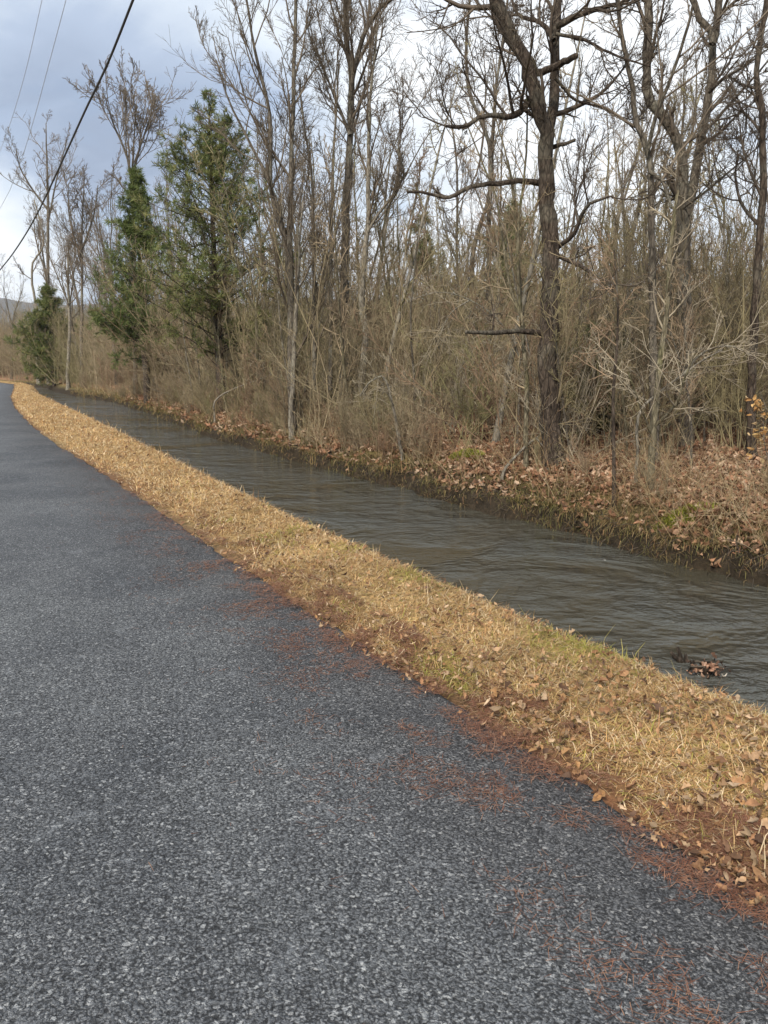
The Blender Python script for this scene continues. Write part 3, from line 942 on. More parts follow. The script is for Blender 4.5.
# ------------------------------------------------------------------ evergreens
def evergreen(label, u, v_base, v_top, Y, wid, seed, bare_to, cols, tuft=0.22, dens=1.0, gap=0.25):
    g = np.random.default_rng(seed)
    Y = root_depth(u, v_base, Y)
    b = at(u, v_base, Y); t = at(u, v_top, Y)
    b[2] = float(gz_xy(b[0], b[1])) - 0.1
    H = t[2] - b[2]
    tr, cr = Geo(), Geo()
    K = 14
    s = np.linspace(0, 1, K)
    stem = np.zeros((K, 3)); stem[:, 2] = s * H
    stem[1:, :2] += np.cumsum(g.normal(0, 0.012 * H / K * 3, (K - 1, 2)), 0)
    rad = 0.016 * H * (1 - s) + 0.012
    rough_tube(tr, stem, rad, 9, g, 0.06)
    n = int(64 * dens)
    tt = bare_to + (0.985 - bare_to) * np.sort(g.random(n)) ** 0.9
    x = tt * (K - 1); i = np.clip(x.astype(int), 0, K - 2); fr = (x - i)[:, None]
    st = stem[i] * (1 - fr) + stem[i + 1] * fr
    az = g.random(n) * 2 * np.pi
    el = np.radians(5 + 45 * tt + g.normal(0, 10, n))
    d = np.stack([np.cos(az) * np.cos(el), np.sin(az) * np.cos(el), np.sin(el)], -1)
    prof = np.interp(tt, [0, bare_to, bare_to + 0.2, 0.65, 1.0], [0.5, 0.7, 1.0, 0.62, 0.08])
    ln = wid * prof * np.clip(g.normal(0.9, 0.32, n), 0.25, 1.5)
    ln = np.minimum(ln * (0.5 + 1.0 * vnoise(tt * 7 + seed, az * 1.3, seed)), wid * prof * 1.15)
    bp, br = grow(st, d, ln, np.interp(tt, [0, 1], [0.028, 0.012]) * (H / 10), 0.008, 7, 0.10, 0.03, g)
    tr.tubes(bp, br, 4)
    t2, r2 = sprout(bp, br, 10, 0.15, 1.0, 55, 15, -0.36, 0.35, 5, 0.14, 0.05, 0.6, 0.006, g)
    tr.tubes(t2, r2, 3)
    t3, r3 = sprout(t2, r2, 5, 0.1, 1.0, 50, 15, -0.5, 0.35, 3, 0.12, 0.05, 0.8, 0.004, g)
    # needle sprays: slim blades set all round the outer twigs
    lead = t3[g.random(len(t3)) < (1 - gap) * np.clip(np.repeat(ln, 50) / (0.62 * wid), 0.15, 1)]
    m_ = 15
    a = np.repeat(lead[:, 0], m_, 0); c = np.repeat(lead[:, -1], m_, 0)
    f = g.random((len(a), 1)) * 1.05
    base = a * (1 - f) + c * f
    dirv = norm(norm(c - a) * 0.9 + g.normal(0, 0.5, a.shape) + np.array([0, 0, 0.15]))
    L = tuft * g.uniform(0.5, 1.25, (len(a), 1))
    side = norm(np.cross(dirv, g.normal(0, 1, a.shape))) * tuft * 0.042
    v = np.stack([base - side * 0.4, base + side * 0.4, base + dirv * L * 0.6 + side, base + dirv * L * 0.6 - side], 1)
    v2 = np.stack([base + dirv * L * 0.6 - side, base + dirv * L * 0.6 + side, base + dirv * L + side * 0.2, base + dirv * L - side * 0.2], 1)
    allv = np.concatenate([v.reshape(-1, 3), v2.reshape(-1, 3)])
    ff = np.arange(len(allv)).reshape(-1, 4)
    pick = g.random(len(lead))
    cc = np.array(cols)
    w = (pick * (len(cols) - 1)); k0 = np.clip(w.astype(int), 0, len(cols) - 2); wf = (w - k0)[:, None]
    tc = cc[k0] * (1 - wf) + cc[k0 + 1] * wf
    tc = np.repeat(tc, m_, 0) * g.uniform(0.75, 1.25, (len(a), 1))
    tc = np.concatenate([np.repeat(tc, 4, 0)] * 2)
    cr.add(allv, ff, tc)
    root = empty('evergreen_tree', b, label, 'evergreen')
    tr.build('trunk', M['bark_dark'], root)
    cr.build('crown', M['needle'], root, tint=True, smooth=False)
    return root


GR = [(0.08, 0.105, 0.034), (0.12, 0.148, 0.044), (0.17, 0.185, 0.06), (0.23, 0.21, 0.085)]
GR2 = [(0.08, 0.115, 0.032), (0.12, 0.155, 0.045), (0.17, 0.185, 0.065)]
evergreen('tallest evergreen with a ragged thin top and dark lower trunk, on the far bank', 222, 392, 92, 26.0, 3.1, 41, 0.16, GR, 0.19, 2.1, 0.42)
evergreen('narrow upright evergreen just left of the tallest one', 147, 392, 168, 36.0, 2.3, 42, 0.18, GR2, 0.24, 1.9, 0.25)
evergreen('small bushy evergreen beside the far bend of the path', 54, 384, 288, 58.0, 3.4, 43, 0.08, GR, 0.34, 2.0, 0.15)
PG = [(0.13, 0.14, 0.06), (0.19, 0.19, 0.085), (0.24, 0.22, 0.11)]
evergreen('pale yellowish green evergreen half hidden deep in the wood, left of the thick dark tree', 506, 400, 205, 36.0, 2.6, 44, 0.2, PG, 0.3, 0.9, 0.3)
evergreen('pale green young evergreen low behind the trunk of the thick dark tree', 590, 440, 330, 16.0, 1.1, 45, 0.1, PG, 0.16, 0.6, 0.3)
evergreen('pale green evergreen showing faintly behind the tall forked bare tree', 425, 396, 215, 34.0, 2.0, 46, 0.2, PG, 0.3, 0.7, 0.4)


# ------------------------------------------------------------------ copied bare trees and saplings
def proto_tree(seed, H, r, lean, levels, fork=True):
    g = np.random.default_rng(seed)
    tr, cr = Geo(), Geo()
    d = norm(np.array([[g.normal(0, lean), g.normal(0, lean), 1.0]]))
    cut = g.uniform(0.3, 0.6) if fork else 1.0
    s, rad = grow(np.zeros((1, 3)), d, np.array([H * cut]), np.array([r]), np.array([r * (0.72 if fork else 0.12)]), 9, 0.05, 0.03, g)
    rad[0, 0] *= 1.3
    rough_tube(tr, s[0], rad[0], 8, g, 0.06)
    if fork:
        n = g.integers(2, 4)
        st = np.repeat(s[:, -1] - np.array([[0, 0, 0.05]]), n, 0)
        az = np.arange(n) * 2 * np.pi / n + g.random() * 6
        an = np.radians(g.uniform(8, 24, n))[:, None]
        tan = norm(s[:, -1] - s[:, -2])
        dd = np.cos(an) * tan + np.sin(an) * perp(np.repeat(tan, n, 0), az)
        m_, mr = grow(st, dd, H * (1 - cut) * g.uniform(0.75, 1.1, n), np.full(n, r * 0.6), 0.01, 9, 0.09, 0.05, g)
        tr.tubes(m_, mr, 6)
        lo = dict(levels[0], n=5, t0=0.5)
        twig_levels(cr, s, rad, [lo] + levels[1:], g)
        twig_levels(cr, m_, mr, levels, g)
    else:
        twig_levels(cr, s, rad, [dict(levels[0], t0=0.2)] + levels[1:], g)
    return tr, cr


def copy_tree(root, kids, loc, rz, sc, label, group):
    r = root.copy(); COL.objects.link(r)
    r.location = loc; r.rotation_euler = (0, 0, rz); r.scale = (sc, sc, sc)
    r['label'] = label; r['group'] = group
    for k in kids:
        c = k.copy(); COL.objects.link(c); c.parent = r
    return r


def spread_points(n, Ymin, Ymax, umin, umax, mind, g, ok=None):
    out = []
    tries = 0
    while len(out) < n and tries < n * 60:
        tries += 1
        Y = math.sqrt(g.uniform(Ymin ** 2, Ymax ** 2)); u = g.uniform(umin, umax)
        x = (u - 384) / FPX * Y
        p, q = pq(x, Y)
        if p < float(far_p(np.array(q))) + 0.9: continue
        if any((x - a) ** 2 + (Y - b) ** 2 < mind ** 2 for a, b in out): continue
        if ok and not ok(x, Y, u): continue
        out.append((x, Y))
    return out


LVB = [L_(7, 0.1, 1.0, 33, 11, 2.3, 0.4, 7, 0.09, 0.15, 0.5, 0.012, 4),
       L_(6, 0.12, 1.0, 36, 13, -0.48, 0.35, 5, 0.10, 0.10, 0.6, 0.008),
       L_(5, 0.12, 1.0, 36, 13, -0.55, 0.35, 4, 0.09, 0.07, 0.7, 0.006),
       L_(3, 0.15, 1.0, 34, 13, -0.65, 0.3, 3, 0.08, 0.05, 0.8, 0.0045)]
g = np.random.default_rng(99)
protos = []
for i in range(7):
    tr, cr = proto_tree(200 + i, 11 + i * 0.5, 0.085 + 0.010 * i, 0.06, LVB)
    protos.append((tr, cr))


def zone(u):
    if u < 110: return 'bare tree in the distant wood left of the two tall evergreens', 'bare trees of the distant wood on the left'
    if u < 260: return 'bare tree rising in the wood behind the two tall evergreens', 'bare trees behind the evergreens'
    if u < 460: return 'bare tree deep in the wood around the tall forked tree', 'bare trees deep in the middle of the wood'
    if u < 610: return 'bare tree deep in the wood behind the thick dark tree', 'bare trees behind the thick dark tree'
    return 'bare tree deep in the wood behind the twin stemmed tree', 'bare trees behind the twin stemmed tree'


roots = {}
pts = spread_points(22, 28, 64, 90, 830, 2.8, g) + spread_points(22, 60, 100, -40, 220, 2.5, g)
for j, (x, y) in enumerate(pts):
    k = j % len(protos)
    u = x / y * FPX + 384
    lab, grp = zone(u)
    # the skyline is lower on the left and open between the two main groups
    want = np.interp(u, [-50, 60, 150, 260, 340, 400, 450, 560, 680, 800], [200, 200, 160, 80, 70, 165, 130, 110, 40, 60]) + g.uniform(-10, 90)
    H = (366 - want) / FPX * y + 1.5
    sc = np.clip(H / (11 + 0.5 * k), 0.55, 1.5)
    loc = (x, y, float(gz_xy(x, y)) - 0.08)
    if k not in roots:
        r = empty('bare_tree', loc, lab, 'bare tree', grp, rz=g.uniform(0, 6.28))
        r.scale = (sc,) * 3
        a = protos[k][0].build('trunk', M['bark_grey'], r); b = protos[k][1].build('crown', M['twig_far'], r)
        roots[k] = (r, [a, b])
    else:
        copy_tree(roots[k][0], roots[k][1], loc, g.uniform(0, 6.28), sc, lab, grp)

LVQ = [L_(14, 0.1, 1.0, 42, 14, 0.75, 0.4, 5, 0.14, 0.10, 0.6, 0.007, 3),
       L_(6, 0.2, 1.0, 42, 15, -0.5, 0.35, 4, 0.14, 0.06, 0.7, 0.005),
       L_(4, 0.2, 1.0, 42, 15, -0.5, 0.3, 3, 0.12, 0.05, 0.8, 0.004)]
sroots = {}
sap = []
for i in range(6):
    sap.append(proto_tree(300 + i, 5.0 + 0.4 * i, 0.030 + 0.004 * i, 0.12, LVQ, fork=(i % 2 == 0)))
pts = spread_points(150, 10.6, 32, 130, 800, 0.5, g)
for j, (x, y) in enumerate(pts):
    k = j % len(sap)
    u = x / y * FPX + 384
    if u < 270: lab, grp = 'slender bare sapling in the brush around the tall evergreens', 'saplings by the evergreens'
    elif u < 460: lab, grp = 'slender bare sapling in the brush in front of the tall forked tree', 'saplings before the tall forked tree'
    elif u < 600: lab, grp = 'slender bare sapling in the brush around the thick dark tree', 'saplings round the thick dark tree'
    else: lab, grp = 'slender bare sapling in the brush around the twin stemmed tree', 'saplings round the twin stemmed tree'
    loc = (x, y, float(gz_xy(x, y)) - 0.05)
    sc = g.uniform(0.55, 0.95) if y < 14 else g.uniform(0.7, 1.3)
    if k not in sroots:
        r = empty('sapling', loc, lab, 'sapling', grp, rz=g.uniform(0, 6.28))
        r.scale = (sc,) * 3
        a = sap[k][0].build('trunk', [M['bark_grey'], M['bark_moss'], M['bark_pale']][k % 3], r); b = sap[k][1].build('crown', M['brush'], r)
        sroots[k] = (r, [a, b])
    else:
        copy_tree(sroots[k][0], sroots[k][1], loc, g.uniform(0, 6.28), sc, lab, grp)


# ------------------------------------------------------------------ thicket: uncountable brushwood, one object of instanced clumps
def shrub(seed, H, stems, levels, spread=0.5, wander=0.12, up=0.06, r=0.017):
    g = np.random.default_rng(seed)
    G = Geo()
    st = np.zeros((stems, 3)); st[:, :2] = g.normal(0, 0.22 * H / 4, (stems, 2))
    az = g.random(stems) * 6.28; lean = np.abs(g.normal(0, spread, stems))
    d = np.stack([np.cos(az) * lean, np.sin(az) * lean, np.ones(stems)], -1)
    s, rad = grow(st, d, H * g.uniform(0.6, 1.1, stems), g.uniform(0.6, 1.3, stems) * r, r * 0.3, 8, wander, up, g)
    G.tubes(s, rad, 4)
    twig_levels(G, s, rad, levels, g)
    return G


def instancer(name, sources, pos, rot, scl, idx, label, cat):
    coll = bpy.data.collections.new(name + '_sources')
    for i, s in enumerate(sources): 
        s.name = '%s_source.%03d' % (name, i)
        coll.objects.link(s)
    me = bpy.data.meshes.new(name)
    me.from_pydata([tuple(map(float, p)) for p in pos], [], [])
    a = me.attributes.new('rot', 'FLOAT_VECTOR', 'POINT'); a.data.foreach_set('vector', np.asarray(rot, np.float32).ravel())
    a = me.attributes.new('scl', 'FLOAT_VECTOR', 'POINT'); a.data.foreach_set('vector', np.asarray(scl, np.float32).ravel())
    a = me.attributes.new('idx', 'INT', 'POINT'); a.data.foreach_set('value', np.asarray(idx, np.int32))
    o = bpy.data.objects.new(name, me)
    COL.objects.link(o)
    ng = bpy.data.node_groups.new(name, 'GeometryNodeTree')
    ng.interface.new_socket('Geometry', in_out='INPUT', socket_type='NodeSocketGeometry')
    ng.interface.new_socket('Geometry', in_out='OUTPUT', socket_type='NodeSocketGeometry')
    N = ng.nodes.new
    gi, go = N('NodeGroupInput'), N('NodeGroupOutput')
    ci = N('GeometryNodeCollectionInfo'); ci.inputs['Collection'].default_value = coll
    ci.inputs['Separate Children'].default_value = True; ci.inputs['Reset Children'].default_value = True
    ip = N('GeometryNodeInstanceOnPoints'); ip.inputs['Pick Instance'].default_value = True

    def attr(nm, tp):
        n = N('GeometryNodeInputNamedAttribute'); n.data_type = tp; n.inputs['Name'].default_value = nm
        return n.outputs['Attribute']
    ng.links.new(gi.outputs[0], ip.inputs['Points'])
    ng.links.new(ci.outputs[0], ip.inputs['Instance'])
    ng.links.new(attr('idx', 'INT'), ip.inputs['Instance Index'])
    e2r = N('FunctionNodeEulerToRotation')
    ng.links.new(attr('rot', 'FLOAT_VECTOR'), e2r.inputs[0])
    ng.links.new(e2r.outputs[0], ip.inputs['Rotation'])
    ng.links.new(attr('scl', 'FLOAT_VECTOR'), ip.inputs['Scale'])
    ng.links.new(ip.outputs[0], go.inputs[0])
    md = o.modifiers.new('scatter', 'NODES'); md.node_group = ng
    tag(o, label, cat, kind='stuff')
    return o


SHL = [L_(7, 0.15, 1.0, 36, 14, -0.30, 0.4, 6, 0.11, 0.08, 0.6, 0.0058, 3),
       L_(5, 0.15, 1.0, 38, 15, -0.5, 0.4, 4, 0.11, 0.06, 0.7, 0.0046),
       L_(3, 0.2, 1.0, 38, 15, -0.55, 0.3, 3, 0.10, 0.05, 0.8, 0.0038)]
src = [shrub(400 + i, 4.4 + 0.35 * i, 10, SHL, 0.24 + 0.03 * i, 0.10).build('s', M['brush'], link=False, smooth=True) for i in range(6)]
src += [shrub(420 + i, 2.2 + 0.3 * i, 12, SHL, 0.5, 0.12, 0.03, 0.011).build('s', M['brush'], link=False) for i in range(4)]
src += [shrub(440 + i, 2.4, 10, SHL, 0.8, 0.16, -0.02, 0.010).build('s', M['brush_pale'], link=False) for i in range(2)]
pos, rot, scl, idx = [], [], [], []


MOSS = at(467, 452, 13.2)


def put(x, y, k, s, sz=1.0, sink=0.05):
    # open ground by the moss mound
    if 9 < y < 13.9 and abs(x - MOSS[0] * y / MOSS[1]) < 0.55: return
    pos.append((x, y, float(gz_xy(x, y)) - sink)); rot.append((g.normal(0, .06), g.normal(0, .06), g.uniform(0, 6.28)))
    scl.append((s, s, s * sz)); idx.append(k)


# tall brush in the wood, thinning out with distance
for x, y in spread_points(290, 12.0, 42, 60, 840, 0.6, g):
    put(x, y, int(g.integers(0, 6)), g.uniform(0.55, 1.0))
for x, y in spread_points(200, 38, 90, -60, 830, 1.0, g):
    put(x, y, int(g.integers(0, 6)), g.uniform(0.9, 1.35))
# the far wood that closes the valley beyond the bend
for _ in range(620):
    y = g.uniform(80, 200); u = g.uniform(-220, 130); x = (u - 384) / FPX * y
    p, q = pq(x, y)
    if p < float(far_p(np.array(q))) + 0.8: continue
    put(x, y, int(g.integers(0, 6)), g.uniform(0.9, 1.7))
# brush under the far trees on the left
for x, y in spread_points(230, 30, 84, 0, 230, 0.6, g):
    put(x, y, int(g.integers(0, 10)), g.uniform(0.6, 1.25))
# brush leaning out over the bank
qq = near_q(130, 9.5, 62, g, 1.15)
for q_ in qq:
    p_ = float(far_p(np.array(q_))) + g.uniform(0.3, 1.3)
    x, y = xy(np.array(p_), np.array(q_))
    put(float(x), float(y), int(g.integers(6, 10)), g.uniform(0.25, 0.55))
for q_ in (3.6, 5.2, 6.3, 7.9, 8.8):
    x, y = xy(far_p(np.array(q_)) + g.uniform(0.7, 1.5), np.array(q_))
    put(float(x), float(y), int(g.integers(6, 10)), g.uniform(0.22, 0.38))
# low brush towards the water
for x, y in spread_points(120, 11.5, 34, 80, 820, 0.6, g):
    put(x, y, int(g.integers(6, 10)), g.uniform(0.5, 1.05))
for x, y in spread_points(34, 11, 36, 120, 820, 1.2, g):
    put(x, y, int(g.integers(10, 12)), g.uniform(0.6, 1.1))
instancer('brushwood', src, pos, rot, scl, idx, 'dense tangle of thin olive brown bare brush filling the wood along the stream', 'brushwood')


# ------------------------------------------------------------------ grass, leaves and needles on the ground
def blades(pos, az, el, bend, ln, w, tint):
    """N two-segment blades"""
    N = len(pos)
    d0 = np.stack([np.cos(az) * np.cos(el), np.sin(az) * np.cos(el), np.sin(el)], -1)
    el2 = el - bend
    d1 = np.stack([np.cos(az) * np.cos(el2), np.sin(az) * np.cos(el2), np.sin(el2)], -1)
    s = np.stack([-np.sin(az), np.cos(az), np.zeros(N)], -1) * (w[:, None] * 0.5)
    m_ = pos + d0 * (ln * 0.5)[:, None]
    e_ = m_ + d1 * (ln * 0.5)[:, None]
    v = np.stack([pos - s, pos + s, m_ - s * 0.85, m_ + s * 0.85, e_ - s * 0.25, e_ + s * 0.25], 1).reshape(-1, 3)
    b = np.arange(N)[:, None] * 6
    f = np.concatenate([b + np.array([0, 1, 3, 2]), b + np.array([2, 3, 5, 4])], 0)
    return v, f, np.repeat(tint, 6, 0)


def mixcols(cols, w, g):
    c = np.array(cols); k = g.choice(len(c), size=w if isinstance(w, int) else len(w))
    return c[k]


def build_grass():
    g = np.random.default_rng(5)
    N = 330000
    q = near_q(N, -0.8, 78, g, 1.5)
    e, c = edge_p(q), crest_p(q)
    # ragged edge onto the tar, ragged drop to the water
    rag = 0.16 * (fbm(q * 2.1, q * 0 + 1, 61) - 0.35) + 0.07 * (vnoise(q * 9, q * 0, 62) - 0.5)
    t = g.random(N)
    p = (e + rag) + t * (c + 0.42 - e - rag)
    cl = fbm(p * 5, q * 5, 63)
    keep = (g.random(N) < 0.35 + 1.3 * cl) & (g.random(N) < sstep((p - e - rag), -0.02, 0.12) + 0.2)
    p, q, cl = p[keep], q[keep], cl[keep]
    N = len(p)
    P = np.concatenate([xy(p, q), ground_z(p, q)[:, None] - 0.004], 1)
    dist = np.linalg.norm(P[:, :2], axis=1)
    far = np.clip(dist / 4.0, 1, 7)
    flow = YAW + R(90) + 5.5 * (fbm(p * 1.3, q * 1.3, 64) - 0.5)
    az = flow + g.normal(0, 1.7, N)
    el = np.radians(np.clip(g.normal(13, 15, N), 0, 85))
    tall = g.random(N) < np.where(p > c[keep] + 0.05, 0.02, 0.004)
    el[tall] = np.radians(g.uniform(60, 88, tall.sum()))
    bend = np.radians(g.uniform(5, 65, N))
    ln = g.uniform(0.03, 0.095, N) * (0.75 + 0.55 * cl) * far ** 0.3
    ln[tall] *= 1.7
    w = g.uniform(0.0022, 0.0048, N) * far ** 0.9
    cols = [(0.53, 0.355, 0.165), (0.61, 0.445, 0.24), (0.43, 0.265, 0.11), (0.66, 0.52, 0.33), (0.28, 0.165, 0.08), (0.48, 0.32, 0.14), (0.41, 0.225, 0.105)]
    tint = mixcols(cols, N, g)
    green = sstep(fbm(p * 2.4, q * 2.4, 66), 0.60, 0.76) * sstep(dist, 11, 5)
    near = sstep(dist, 7, 2.5)
    gm = g.random(N) < 0.10 * near + 0.6 * green
    tint[gm] = mixcols([(0.34, 0.29, 0.07), (0.43, 0.36, 0.11), (0.28, 0.27, 0.06)], int(gm.sum()), g)
    tint *= g.uniform(0.8, 1.18, (N, 1)) * (0.62 + 0.72 * fbm(p * 3.1, q * 3.1, 67))[:, None]
    v, f, t_ = blades(P, az, el, bend, ln, w, tint)
    o = quads('dry_grass', v, f, M['grass'], tint=t_, smooth=False)
    tag(o, 'golden strip of dry matted grass between the asphalt path and the stream', 'grass', kind='stuff')


def leaf_mesh(P, nrm, az, size, tint, g, lobed=True):
    """N curled, lobed dead leaves"""
    N = len(P)
    ref = np.stack([np.cos(az), np.sin(az), np.zeros(N)], -1)
    a = norm(ref - nrm * (ref * nrm).sum(1, keepdims=True))
    b = np.cross(nrm, a)
    rows = np.array([0, 0.2, 0.36, 0.55, 0.72, 1.0]) - 0.5
    wid = np.array([0.04, 0.26, 0.14, 0.33, 0.16, 0.03]) if lobed else np.array([0.04, 0.2, 0.27, 0.26, 0.17, 0.02])
    curl = g.normal(0.35, 0.6, (N, 1)); cup = g.normal(0.35, 0.6, (N, 1))
    wid2 = np.array([0.03, 0.17, 0.23, 0.22, 0.15, 0.02])
    plain = (g.random(N) < 0.5)[:, None]
    wv = np.clip(np.where(plain, wid2[None, :], wid[None, :]) * g.uniform(0.7, 1.3, (N, 6)), 0.01, 1)
    V = np.empty((N, 6, 3, 3))
    for j, s in enumerate((-1, 0, 1)):
        side = s * wv
        hgt = curl * (rows[None, :] ** 2) * 1.6 + cup * np.abs(side)
        V[:, :, j] = P[:, None] + size[:, None, None] * (rows[None, :, None] * a[:, None] + side[..., None] * b[:, None] + hgt[..., None] * nrm[:, None])
    idx = np.arange(N * 18).reshape(N, 6, 3)
    f = np.stack([idx[:, :-1, :-1], idx[:, :-1, 1:], idx[:, 1:, 1:], idx[:, 1:, :-1]], -1).reshape(-1, 4)
    return V.reshape(-1, 3), f, np.repeat(tint, 18, 0)


def leaf_normals(N, sd, g):
    n = np.stack([g.normal(0, sd, N), g.normal(0, sd, N), np.ones(N)], -1)
    return norm(n)


BROWN = [(0.34, 0.19, 0.095), (0.40, 0.255, 0.145), (0.27, 0.145, 0.075), (0.47, 0.335, 0.215), (0.19, 0.105, 0.06), (0.37, 0.215, 0.10), (0.12, 0.07, 0.045), (0.31, 0.215, 0.13)]


def build_leaves():
    g = np.random.default_rng(6)
    # verge: thick near the camera on the tar side
    N = 3600
    q = near_q(N, -0.6, 26, g, 1.8)
    e, c = edge_p(q), crest_p(q)
    p = e - 0.05 + (c + 0.3 - e) * g.random(N) ** 1.25
    pat = fbm(p * 2.2, q * 2.2, 71)
    keep = g.random(N) < sstep(pat, 0.30, 0.58) * np.clip(1.3 - q / 4.5, 0.05, 1)
    p, q = p[keep], q[keep]; N = len(p)
    P = np.concatenate([xy(p, q), ground_z(p, q)[:, None] + g.uniform(0.01, 0.06, N)[:, None]], 1)
    tint = mixcols(BROWN, N, g) * g.uniform(0.8, 1.25, (N, 1))
    size = g.uniform(0.022, 0.058, N)
    # crumbled bits of leaf all over the grass
    nb = 16000
    q = near_q(nb, -0.7, 40, g, 1.6)
    e, c = edge_p(q), crest_p(q)
    p = e - 0.10 + (c + 0.35 - e) * g.random(nb) ** 1.2
    k_ = g.random(nb) < np.clip(1.15 - q / 9, 0.25, 1) * (0.25 + 0.9 * sstep(fbm(p * 2.6, q * 2.6, 73), 0.4, 0.62))
    p, q = p[k_], q[k_]; nb = len(p)
    Pb = np.concatenate([xy(p, q), np.maximum(ground_z(p, q), 0.0 - 9 * (p > edge_p(q)))[:, None] + g.uniform(0.006, 0.05, nb)[:, None]], 1)
    P = np.concatenate([P, Pb])
    tint = np.concatenate([tint, mixcols(BROWN, nb, g) * g.uniform(0.6, 1.2, (nb, 1))])
    size = np.concatenate([size, g.uniform(0.012, 0.04, nb) * np.clip(np.linalg.norm(Pb[:, :2], axis=1) / 5, 1, 1.5)])
    N = len(P)
    v, f, t = leaf_mesh(P, leaf_normals(N, 0.8, g), g.random(N) * 6.28, size, tint, g)
    tag(quads('fallen_leaves', v, f, M['leaf'], tint=t, smooth=False), 'brown fallen oak leaves lying in the dry grass beside the path', 'leaves', kind='stuff')
    # wood floor and far bank
    N = 52000
    q = near_q(N, 0.5, 46, g, 1.35)
    w2 = far_p(q)
    p = w2 + 0.15 + g.exponential(2.4, N)
    pat = fbm(p * 0.9, q * 0.9, 72)
    keep = g.random(N) < np.where(p > w2 + 0.55, 0.45 + 0.9 * pat, 0.55 * pat)
    p, q = p[keep], q[keep]; N = len(p)
    P = np.concatenate([xy(p, q), ground_z(p, q)[:, None] + g.uniform(0.01, 0.07, N)[:, None]], 1)
    RED = [(0.31, 0.165, 0.095), (0.39, 0.24, 0.15), (0.25, 0.13, 0.075), (0.46, 0.33, 0.23), (0.18, 0.10, 0.06), (0.13, 0.08, 0.05)]
    tint = mixcols(RED, N, g) * g.uniform(0.8, 1.25, (N, 1))
    dist = np.linalg.norm(P[:, :2], axis=1)
    v, f, t = leaf_mesh(P, leaf_normals(N, 0.6, g), g.random(N) * 6.28, g.uniform(0.07, 0.13, N) * np.clip(dist / 12, 1, 2.2), tint, g)
    tag(quads('leaf_litter', v, f, M['leaf'], tint=t, smooth=False), 'reddish brown leaf litter covering the floor of the wood beyond the stream', 'leaf litter', kind='stuff')


def build_needles():
    g = np.random.default_rng(8)
    N = 330000
    q = near_q(N, -0.8, 15, g, 1.5)
    e = edge_p(q)
    d = g.exponential(0.52, N)
    p = e + 0.30 - d
    pat = fbm(p * 3.0, q * 2.2, 81); fine = fbm(p * 9, q * 7, 82)
    band = 0.3 * np.exp(-((d - 0.27) / 0.11) ** 2) * sstep(fine, 0.25, 0.6)
    keep = (p > e - 1.6) & (g.random(N) < band + 0.8 * sstep(pat * 0.45 + fine * 0.55 - 0.06 * np.clip(d - 0.3, 0, 1), 0.43, 0.70) * np.clip(1.0 - d * 0.55, 0.08, 1) * np.clip(1.5 - q / 8, 0.15, 1))
    p, q = p[keep], q[keep]; N = len(p)
    zz = np.where(p < edge_p(q), 0.006, np.maximum(ground_z(p, q), 0) + 0.008) + g.uniform(0, 0.008, N)
    P = np.concatenate([xy(p, q), zz[:, None]], 1)
    far = np.clip(np.linalg.norm(P[:, :2], axis=1) / 3, 1, 4)
    tint = mixcols([(0.17, 0.072, 0.042), (0.22, 0.10, 0.06), (0.12, 0.056, 0.036), (0.27, 0.15, 0.095)], N, g) * g.uniform(0.8, 1.2, (N, 1))
    v, f, t = blades(P, g.random(N) * 6.28, R(3) * g.normal(0, 1, N), np.radians(g.normal(0, 8, N)), g.uniform(0.02, 0.06, N), 0.0016 * far, tint)
    tag(quads('pine_needles', v, f, M['litter'], tint=t, smooth=False), 'rust coloured pine needles drifted in patches along the edge of the asphalt', 'pine needles', kind='stuff')


